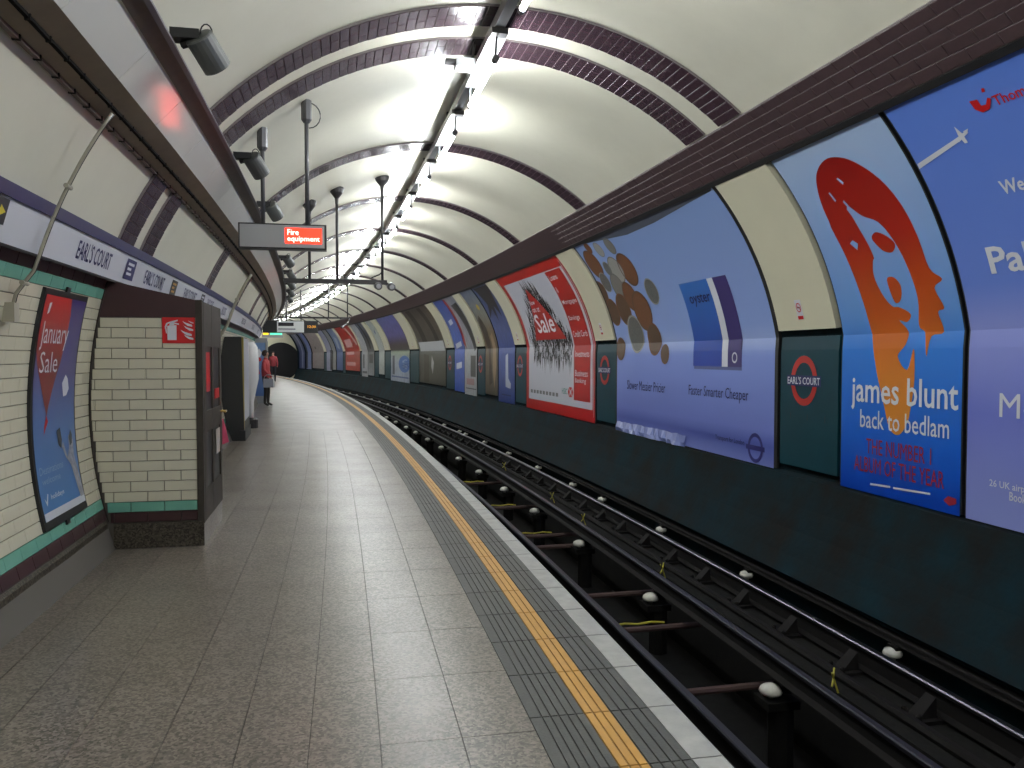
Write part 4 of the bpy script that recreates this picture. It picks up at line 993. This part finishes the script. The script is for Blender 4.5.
# smaller posters farther down; each a sheet with its main printed areas
def col(*c): return srgb(*c)
FAR = [
 (18.25, 19.75, 'blue poster with dark hair and a white bottle beyond the red sale poster', [(0, col(70, 84, 120)), (.4, col(88, 102, 160)), (.6, col(64, 88, 170)), (1, col(40, 64, 140))],
   [('dark_hair', [(1, 0), (.1, 0), (.3, .18), (.05, .30), (.42, .22), (.5, .34), (.62, .2), (.8, .3), (.85, .16)], (.03, .025, .025)), ('bottle', [(.45, .62), (.6, .6), (.62, .80), (.78, .84), (.76, .88), (.45, .87)], (.5, .52, .6)), ('strapline', [(.2, .93), (.8, .93), (.8, .95), (.2, .95)], (.03, .04, .12))]),
 (19.85, 21.15, 'brown landscape poster with a grey sky beside the blue bottle poster', [(0, col(112, 124, 150)), (.25, col(140, 140, 132)), (.45, col(120, 100, 72)), (.7, col(96, 78, 60)), (1, col(78, 70, 58))],
   [('dark_figure', [(.1, .30), (.3, .25), (.5, .38), (.45, .6), (.6, .85), (.35, .88), (.3, .6), (.12, .5)], (.05, .035, .025)), ('sun', ell(.62, .18, .10, .03, 10), (.6, .45, .05)), ('pale_figure', [(.6, .45), (.8, .42), (.9, .7), (.75, .9), (.62, .75)], (.34, .24, .15))]),
 (22.15, 23.65, 'white poster with a red edge and black photograph beside the narrow blue poster', [(0, col(150, 154, 165)), (.5, col(172, 174, 180)), (1, col(176, 178, 182))],
   [('red_edge', [(0, 0), (.16, 0), (.16, .55), (0, .5)], (.4, .02, .03)), ('photograph', [(.35, .1), (.9, .08), (1, .55), (.8, .58), (.6, .35)], (.05, .05, .05)), ('inset', [(.5, .62), (.92, .62), (.92, .82), (.5, .82)], (.06, .06, .06)), ('caption', [(.15, .84), (.8, .84), (.8, .9), (.15, .9)], (.35, .2, .2)), ('footer', [(.1, .93), (.95, .93), (.95, .975), (.1, .975)], (.04, .04, .05))]),
 (23.7, 25.05, 'narrow bright blue poster with white script lettering', [(0, col(84, 104, 176)), (.5, col(84, 112, 200)), (1, col(52, 88, 184))],
   [('script', [(.2, .5), (.8, .47), (.8, .52), (.2, .55)], (.6, .62, .7)), ('script', [(.2, .7), (.75, .68), (.75, .74), (.2, .76)], (.6, .62, .7)), ('script', [(.3, .25), (.7, .23), (.7, .28), (.3, .3)], (.5, .54, .7))]),
 (26.4, 31.0, 'dark brown woodland poster with a white lettered strip across its middle', [(0, col(70, 62, 56)), (.3, col(98, 88, 78)), (.6, col(60, 62, 58)), (1, col(58, 58, 52))],
   [('trunk', [(.15, 0), (.32, 0), (.4, .45), (.22, .45)], (.03, .025, .022)), ('trunk', [(.62, 0), (.75, 0), (.85, .45), (.72, .45)], (.12, .07, .035)), ('white_strip', [(.05, .45), (.97, .45), (.97, .565), (.05, .565)], (.5, .52, .54)), ('pale_splash', [(.5, .62), (.58, .7), (.54, .84), (.48, .75)], (.5, .5, .52)), ('dark_patch', [(.2, .6), (.4, .62), (.4, .95), (.2, .95)], (.05, .04, .03))]),
 (33.0, 37.2, 'violet landscape poster over a white panel with a blue swirl', [(0, col(104, 112, 176)), (.3, col(110, 104, 166)), (.46, col(70, 56, 60)), (.54, col(60, 60, 60)), (.57, col(150, 165, 140)), (.7, col(176, 184, 196)), (1, col(170, 178, 196))],
   [('swirl', ell(.74, .74, .30, .12, 20), (.05, .14, .42)), ('swirl_inner', ell(.80, .74, .22, .075, 18), (.42, .5, .66)), ('words', [(.1, .62), (.22, .62), (.22, .9), (.1, .9)], (.04, .04, .07)), ('footer', [(.05, .92), (.95, .92), (.95, .95), (.05, .95)], (.05, .08, .25))]),
 (38.8, 40.2, 'slim pale green and white poster on the cream wall', [(0, col(170, 182, 176)), (.5, col(184, 190, 186)), (1, col(186, 190, 190))], [('mark', [(.4, .2), (.6, .18), (.6, .24), (.4, .26)], (.08, .12, .3))]),
 (41.5, 43.2, 'dark striped poster beside the white notice poster', [(0, col(90, 98, 120)), (.4, col(70, 72, 76)), (1, col(150, 152, 158))], [('stripe', [(.3, 0), (.5, 0), (.6, .5), (.4, .5)], (.02, .02, .02)), ('words', [(.2, .6), (.8, .6), (.8, .75), (.2, .75)], (.06, .06, .06))]),
 (43.3, 45.0, 'white notice poster before the tall red poster', [(0, col(170, 172, 178)), (1, col(176, 178, 184))], [('words', [(.2, .6), (.45, .6), (.45, .85), (.2, .85)], (.05, .05, .06)), ('footer', [(.1, .9), (.9, .9), (.9, .95), (.1, .95)], (.05, .05, .06))]),
 (45.6, 50.1, 'tall bright red poster with pale lettering far down the track', [(0, col(178, 34, 32)), (1, col(170, 40, 36))], [('white_ray', [(.6, 0), (.72, 0), (.95, .4), (.86, .42)], (.5, .4, .38)), ('script', [(.15, .3), (.6, .28), (.6, .46), (.15, .46)], (.55, .3, .3)), ('script', [(.1, .55), (.6, .54), (.6, .60), (.1, .61)], (.55, .3, .3)), ('script', [(.1, .75), (.7, .75), (.7, .82), (.1, .82)], (.5, .3, .3))]),
 (51.0, 53.0, 'blue patterned poster left of the tall red poster', [(0, col(112, 130, 160)), (.5, col(80, 104, 160)), (1, col(50, 74, 140))], [('pattern', [(.3, .2), (.7, .25), (.6, .5), (.3, .45)], (.35, .4, .5))]),
 (53.3, 54.6, 'grey poster far down the track wall', [(0, col(120, 122, 124)), (1, col(150, 150, 150))], [('dark_edge', [(0, .5), (.25, .5), (.25, 1), (0, 1)], (.03, .03, .03))]),
 (54.8, 56.6, 'white and lilac poster far down the track wall', [(0, col(140, 144, 170)), (1, col(160, 164, 190))], [('dark_edge', [(.7, .5), (1, .5), (1, 1), (.7, 1)], (.03, .03, .05))]),
 (57.6, 61.8, 'pinkish grey poster near the tunnel mouth', [(0, col(150, 138, 136)), (1, col(140, 130, 130))], [('mark', [(.3, .4), (.4, .4), (.4, .46), (.3, .46)], (.05, .04, .04))]),
 (62.3, 64.2, 'blue and white poster near the tunnel mouth', [(0, col(90, 104, 160)), (1, col(130, 140, 180))], [('dark_edge', [(0, 0), (.3, 0), (.3, 1), (0, 1)], (.03, .03, .04))]),
 (64.8, 67.0, 'last dark blue poster beside the tunnel mouth', [(0, col(60, 66, 100)), (1, col(50, 60, 110))], [('pale_edge', [(.5, 0), (.7, 0), (.7, 1), (.5, 1)], (.3, .32, .4))]),
]
for k, (a, b_, lab, stops, arts) in enumerate(FAR):
    m = gradmat('far_poster_%d' % k, stops, .32, noise=.35)
    o = poster(lab, a, b_, m, frame_w=.02, t1=TTOT - (.0, .12, .0, .04, .12, .0, .22, .1, .0, .25, .2, .2, .1, .2, .1, .1)[k] - .01)
    for (nm, pts, c) in arts:
        decal(nm, [[(b_ - (b_ - a) * min(max(x, .0), 1), TTOT * min(max(y, .02), .94)) for x, y in pts]], wr, .0145, mat('far_%s_%d' % (nm, k), c, .4), o)

# cream panels and teal panels with roundels between the posters
GAPS = [(6.43, 7.36), (12.0, 12.87), (17.32, 18.18), (21.25, 22.08), (25.15, 26.3), (31.15, 32.85), (37.35, 38.65), (40.35, 41.35), (45.1, 45.5), (50.2, 50.9), (56.7, 57.5)]
GL = ['between the music poster and the travel card poster', 'between the coin poster and the red sale poster', 'left of the red sale poster', 'between the brown landscape poster and the white poster', 'between the narrow blue poster and the woodland poster',
      'between the woodland poster and the violet poster', 'between the violet poster and the slim pale poster', 'between the slim pale poster and the dark striped poster', 'between the white notice and the tall red poster', 'beyond the tall red poster', 'before the pinkish grey poster']
for k, (a, b_) in enumerate(GAPS):
    c = (a + b_) / 2
    o = thing('cream_panel', 'curved cream enamel panel ' + GL[k], 'wall panel', c, *wr(0, TK)[1:], group='cream panels between posters')
    patch_uv(b_, a, -.01, TK - .07, wr, .03, 2, 1, 'sheet', M_cream, o, thick=.06)
    if k < 7:
        st = patch_uv(c + .085, c - .015, TK - .36, TK - .17, wr, .033, 1, 1, 'no_smoking_sticker', M_wink, o)
        q = decal('prohibition_ring', ringpoly(c + .035, TK - .285, .04, .045, .009) + [[(c + .06, TK - .31), (c + .066, TK - .305), (c + .01, TK - .26), (c + .004, TK - .265)]], wr, .035, M_signred, st, root=o)
        decal('caption', [rect(c + .075, c - .01, TK - .205, TK - .172)], wr, .035, M_signred, st, root=o)
        decal('cigarette', [rect(c + .058, c + .012, TK - .291, TK - .279)], wr, .0345, M_ink, st, root=o)
    o = thing('teal_panel', 'teal lower panel with red roundel ' + GL[k] if k < 5 else 'dark teal lower panel ' + GL[k], 'wall panel', c, *wr(0, TTOT)[1:], group='teal panels between posters')
    patch_uv(b_, a, TL, TTOT - .08, wr, .004, 2, 1, 'sheet', M_teal, o, thick=.03)
    patch_uv(b_, a, TK + .0, TL, wr, .0, 2, 1, 'sloping_ledge', M_teal, o, thick=.03)
    if k < 5:
        rc = (c + .06, TL + .29); R_ = .235
        rg = decal('roundel', ringpoly(rc[0], rc[1], R_ * .92, R_, .065), wr, .008, M_red, o)
        decal('roundel_bar', [rect(rc[0] + .28, rc[0] - .28, rc[1] - .05, rc[1] + .05)], wr, .011, M_navy, rg, root=o)
        text("EARL'S COURT", rc[0] + .265, rc[0] - .265, rc[1] + .035, rc[1] - .035, wr, .013, M_wink, rg, root=o, bold=.01)
    for x in (.2, .5, .8): 
        if k < 2: decal('screw_mark', [rect(a + (b_ - a) * x - .006, a + (b_ - a) * x + .006, TL + .60, TL + .66)], wr, .006, M_ink, o)

# ------------------------------------------------------------------ track
NU, MU, FU = 2.04, 2.83, 3.63
def rail(u, ztop, h_, hw, label, mhead, mside):
    o = thing('running_rail', label, 'rail', 5, u, ztop - h_)
    zb = ztop - h_
    MB().sweep([(u - hw * 1.1, ztop - .03), (u + hw * 1.1, ztop - .03), (u + hw * 1.1, ztop - .008), (u + hw * .8, ztop), (u - hw * .8, ztop), (u - hw * 1.1, ztop - .008)], SS).build('rail_head', mhead, o)
    MB().sweep([(u - .010, ztop - .032), (u + .010, ztop - .032), (u + .012, zb + .02), (u + .06, zb + .008), (u + .06, zb), (u - .06, zb), (u - .06, zb + .008), (u - .012, zb + .02)], SS).build('rail_web', mside, o)
    return o
rail(NU, -.69, .16, .026, 'running rail nearest the platform edge', M_raildull, M_railside)
q = rail(MU, -.635, .13, .024, 'raised centre conductor rail on porcelain insulators over the pit', M_raildull, M_railside)
q.name = 'conductor_rail'
rail(FU, -.69, .16, .026, 'shiny running rail nearer the poster wall', M_rail, M_railside)
q = rail(3.93 - .06, -.62, .05, .035, 'dull outer conductor rail at the foot of the poster wall', M_railside, M_railside); q.name = 'conductor_rail'
# bearers under the running rails
for (u0, u1, z0, z1, lab) in ((1.85, 2.165, -.98, -.85, 'dark bearer under the rail nearest the platform'), (3.22, 3.80, -1.02, -.876, 'dark bearer under the shiny running rail')):
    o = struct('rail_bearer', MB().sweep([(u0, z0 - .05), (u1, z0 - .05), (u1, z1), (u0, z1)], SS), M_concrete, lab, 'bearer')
# insulators on pillars
def pillar():
    o = thing('insulator_pillar', 'x', 'insulator', at=Matrix.Identity(4), group='insulator pillars under the centre rail')
    mb = MB(); n = 16; pts = []
    for z in (-1.37, -.93):
        for i in range(n):
            t = 2 * PI * i / n; r = .088 - (.008 if i % 2 else 0); pts.append((r * math.sin(t) * 1.05, r * math.cos(t), z))
    mb.add(pts, [(i, (i + 1) % n, n + (i + 1) % n, n + i) for i in range(n)] + [tuple(range(n, 2 * n))]); mb.build('pillar', M_pit, o, local=True)
    MB().box(-.1, .1, -.14, .09, -.95, -.895).build('cap_block', M_pit, o, local=True)
    MB().lathe(0, -.07, [(.018, -.90), (.022, -.875), (.03, -.872), (.072, -.866), (.08, -.848), (.07, -.824), (.045, -.808), (.012, -.80)], 14).build('insulator', M_pot, o, local=True, smooth=True)
    MB().box(-.05, .05, -.02, .06, -.86, -.766).build('saddle', M_railside, o, local=True)
    return o
pp = pillar()
MP = [4.99 - 2.15, 4.99, 7.13, 9.35, 11.45, 13.4, 15.5, 17.6, 19.8, 21.8, 23.8, 25.6, 27.7] + [29.85 + 2.15 * i for i in range(14)]
for k, s in enumerate(MP):
    o = pp if k == 0 else copy_tree(pp)
    o.matrix_world = frame(s, MU, 0)
    o['label'] = '%s white insulator on a dark pillar under the centre rail, counting from the camera' % nth(k)
def outer_pot():
    o = thing('insulator', 'x', 'insulator', at=Matrix.Identity(4), group='insulators of the outer conductor rail')
    MB().lathe(0, 0, [(.02, -.82), (.024, -.76), (.035, -.755), (.062, -.748), (.069, -.728), (.058, -.702), (.02, -.688)], 14).build('porcelain', M_pot, o, local=True, smooth=True)
    MB().box(-.09, .09, -.065, .09, -.88, -.81).build('base', M_pit, o, local=True)
    MB().box(-.05, .05, -.01, .08, -.70, -.672).build('saddle', M_railside, o, local=True)
    return o
pq_ = outer_pot()
FP = [5.15, 7.27, 9.35, 11.5, 12.9, 15.0, 17.3, 19.6, 21.8, 22.6, 24.8, 27.2] + [29.4 + 2.15 * i for i in range(15)]
for k, s in enumerate(FP):
    o = pq_ if k == 0 else copy_tree(pq_)
    o.matrix_world = frame(s, 3.80, 0)
    o['label'] = '%s white insulator behind the shiny rail, counting from the camera' % nth(k)
# rail chairs along the far running rail
def chair_():
    o = thing('rail_chair', 'x', 'rail chair', at=Matrix.Identity(4), group='rail chairs under the shiny running rail')
    MB().box(-.10, .10, -.22, .095, -.876, -.852).build('base_plate', M_railside, o, local=True)
    MB().add([(-.055, -.19, -.852), (.055, -.19, -.852), (.045, -.068, -.73), (-.045, -.068, -.73), (-.055, -.064, -.852), (.055, -.064, -.852)], [(0, 1, 2, 3), (3, 2, 5, 4), (0, 3, 4), (1, 5, 2), (0, 4, 5, 1)]).build('jaw', M_railside, o, local=True)
    for y in (-.07, .07): MB().lathe(y, -.205, [(.02, -.852), (.02, -.825), (.01, -.815)], 6).build('bolt', M_railside, o, local=True)
    return o
pc = chair_()
for k in range(46):
    s = 2.9 + .785 * k
    o = pc if k == 0 else copy_tree(pc)
    o.matrix_world = frame(s, FU, 0)
    o['label'] = '%s dark rail chair under the shiny running rail, counting from the camera' % nth(k)
# conduit running below the far rail, tie rods and yellow markers
o = thing('track_cable', 'dark cable laid beside the shiny running rail', 'cable', 5, FU - .24, -.83)
MB().sweep([(FU - .29, -.874), (FU - .24, -.874), (FU - .23, -.845), (FU - .245, -.82), (FU - .285, -.82), (FU - .30, -.845)], SS).build('sheath', M_railside, o)
for k, s in enumerate((5.25, 6.55, 7.55, 9.6, 10.2, 12.2, 14.6)):
    o = thing('tie_rod', '%s rusty tie rod crossing from the platform-side rail, counting from the camera' % nth(k), 'rod', s, NU, -1.0, group='tie rods across the pit')
    MB().tube([(s, NU - .05, -.93), (s + .02, NU + .95, -.93)], .026, 8).build('rod', M_rust, o)
    MB().tube([(s, NU + .07, -.93), (s, NU + .16, -.93)], .045, 8).build('clamp', M_rust, o)
    if k in (1, 4, 5, 6): MB().tube([(s + .05, NU + .15 + .12 * i, -.90 + .012 * (i % 2)) for i in range(5)], .009, 5).build('yellow_wire', M_ycable, o)
for k, (px, py) in enumerate(((833, 680), (662, 570), (552, 497), (583, 519), (504, 466))):
    q = march(px, py, lambda s, u, z: u - 3.16); s, z = q[0], q[2]
    o = thing('yellow_marker', '%s crossed yellow tie beside the centre rail, counting from the camera' % nth(k), 'marker', s, 3.16, z, group='yellow ties beside the centre rail')
    MB().tube([(s - .05, 3.12, z + .07), (s + .0, 3.16, z + .02), (s + .0, 3.2, z - .09)], .007, 5).build('tie', M_ycable, o); MB().tube([(s + .05, 3.2, z + .06), (s, 3.16, z), (s - .05, 3.12, z - .02)], .007, 5).build('tie', M_ycable, o)
rnd = random.Random(11)
mb = MB()
for (px, py, n) in ((715, 555, 90), (628, 508, 50), (570, 480, 30), (510, 458, 20)):
    q = march(px, py, lambda s, u, z: z + .865); s0 = q[0]
    for i in range(n):
        s, u, r = s0 + rnd.gauss(0, .22), 3.745 + rnd.uniform(-.04, .04), rnd.uniform(.012, .03); z = -.876 + rnd.uniform(0, .02)
        mb.add([(s - r, u, z), (s, u - r, z), (s + r, u, z), (s, u + r, z), (s + r * .3, u, z + r)], [(0, 1, 4), (1, 2, 4), (2, 3, 4), (3, 0, 4), (0, 3, 2, 1)])
tag(mb.build('loose_gravel', mat('pale_rubble', (.22, .21, .18), .9), None), 'pale rubble scattered behind the shiny rail', 'rubble', kind='stuff')

# ------------------------------------------------------------------ people far down the platform
def person(label, s, u, face, jacket, legs, hgt, bag=None):
    o = thing('person', label, 'person', s, u, 0)
    o.matrix_world = frame(s, u, 0) @ Matrix.Rotation(face, 4, 'Z'); k = hgt / 1.7
    J = [((0, 0, .93), .125), ((0, 0, 1.12), .13), ((0, 0, 1.36), .14), ((0, .0, 1.46), .06), ((0, .01, 1.52), .055), ((0, .03, 1.60), .085), ((0, .02, 1.67), .07),
         ((.17, 0, 1.38), .06), ((.23, .02, 1.12), .048), ((.21, .16, .98), .038), ((.20, .22, .95), .03), ((-.17, 0, 1.38), .06), ((-.24, .0, 1.12), .048), ((-.22, .08, .90), .038), ((-.21, .11, .83), .03),
         ((.09, 0, .88), .09), ((.10, .03, .50), .06), ((.10, -.01, .09), .043), ((.11, .13, .035), .035), ((-.09, 0, .88), .09), ((-.10, .05, .50), .06), ((-.10, .03, .09), .043), ((-.11, .17, .035), .035)]
    E = [(0, 1), (1, 2), (2, 3), (3, 4), (4, 5), (5, 6), (2, 7), (7, 8), (8, 9), (9, 10), (2, 11), (11, 12), (12, 13), (13, 14), (0, 15), (15, 16), (16, 17), (17, 18), (0, 19), (19, 20), (20, 21), (21, 22)]
    d = bpy.data.meshes.new('body'); d.from_pydata([tuple(c * k for c in p) for p, _ in J], E, [])
    t = bpy.data.objects.new('body', d); COL.objects.link(t)
    md = t.modifiers.new('skin', 'SKIN'); ss = t.modifiers.new('sub', 'SUBSURF'); ss.levels = 1
    for i, (p, r) in enumerate(J): t.data.skin_vertices[0].data[i].radius = (r * k, r * k)
    t.data.skin_vertices[0].data[0].use_root = True
    bpy.context.view_layer.update()
    b_ = bpy.data.meshes.new_from_object(t.evaluated_get(bpy.context.evaluated_depsgraph_get())); bpy.data.objects.remove(t)
    b_.materials.clear()
    for m in (mat('skin', (.42, .25, .18), .5), jacket, legs, mat('dark_shoes', (.02, .02, .02), .5)): b_.materials.append(m)
    for f in b_.polygons:
        z = f.center.z / k; x = abs(f.center.x) / k
        f.material_index = 3 if z < .07 else 2 if z < .90 and x < .185 else 0 if z > 1.48 or (x > .18 and z < (.975 if f.center.x > 0 else .88)) else 1
    b_.shade_smooth(); link('body', b_, o)
    hb = bmesh.new(); bmesh.ops.create_uvsphere(hb, u_segments=12, v_segments=8, radius=.1 * k)
    for v in hb.verts: v.co = Vector((v.co.x * .95, v.co.y * 1.05 - .012, v.co.z * 1.05 + 1.625 * k)); v.co.y = min(v.co.y, .06 * k) if v.co.z < 1.66 * k else v.co.y
    hd = bpy.data.meshes.new('hair'); hb.to_mesh(hd); hb.free(); hd.materials.append(mat('brown_hair', (.035, .022, .015), .6)); hd.shade_smooth(); link('hair', hd, o)
    if bag:
        bb = bmesh.new(); bmesh.ops.create_cube(bb, size=1)
        for v in bb.verts: v.co = Vector((v.co.x * .14 * (1 if v.co.z < 0 else .8), v.co.y * .30, v.co.z * .26)) * k + Vector((.27 * k, .18 * k, .72 * k))
        bd = bpy.data.meshes.new('shoulder_bag'); bb.to_mesh(bd); bb.free(); bd.materials.append(bag)
        t2 = thing('shoulder_bag', 'pale grey bag held by the person in the red jacket', 'bag', at=o.matrix_world.copy()); link('bag_body', bd, t2)
        MB().tube([(.18 * k + .15 * k * math.cos(a), .27 * k, .85 * k + .13 * k * math.sin(a)) for a in [PI * i / 8 for i in range(9)]], .008, 5).build('strap', bag, t2, local=True)
    return o
person('person in a red jacket and dark trousers standing before the blue panel', 23.6, -1.40, -PI / 2 - .3, mat('red_jacket', (.36, .03, .035), .6), mat('dark_trousers', (.03, .025, .022), .7), 1.52, mat('grey_bag', (.32, .33, .36), .6))
person('person in a red top standing far down the platform near the tunnel mouth', 45.5, -.42, PI, mat('red_top', (.32, .035, .05), .6), mat('navy_trousers', (.02, .022, .035), .7), 1.58)
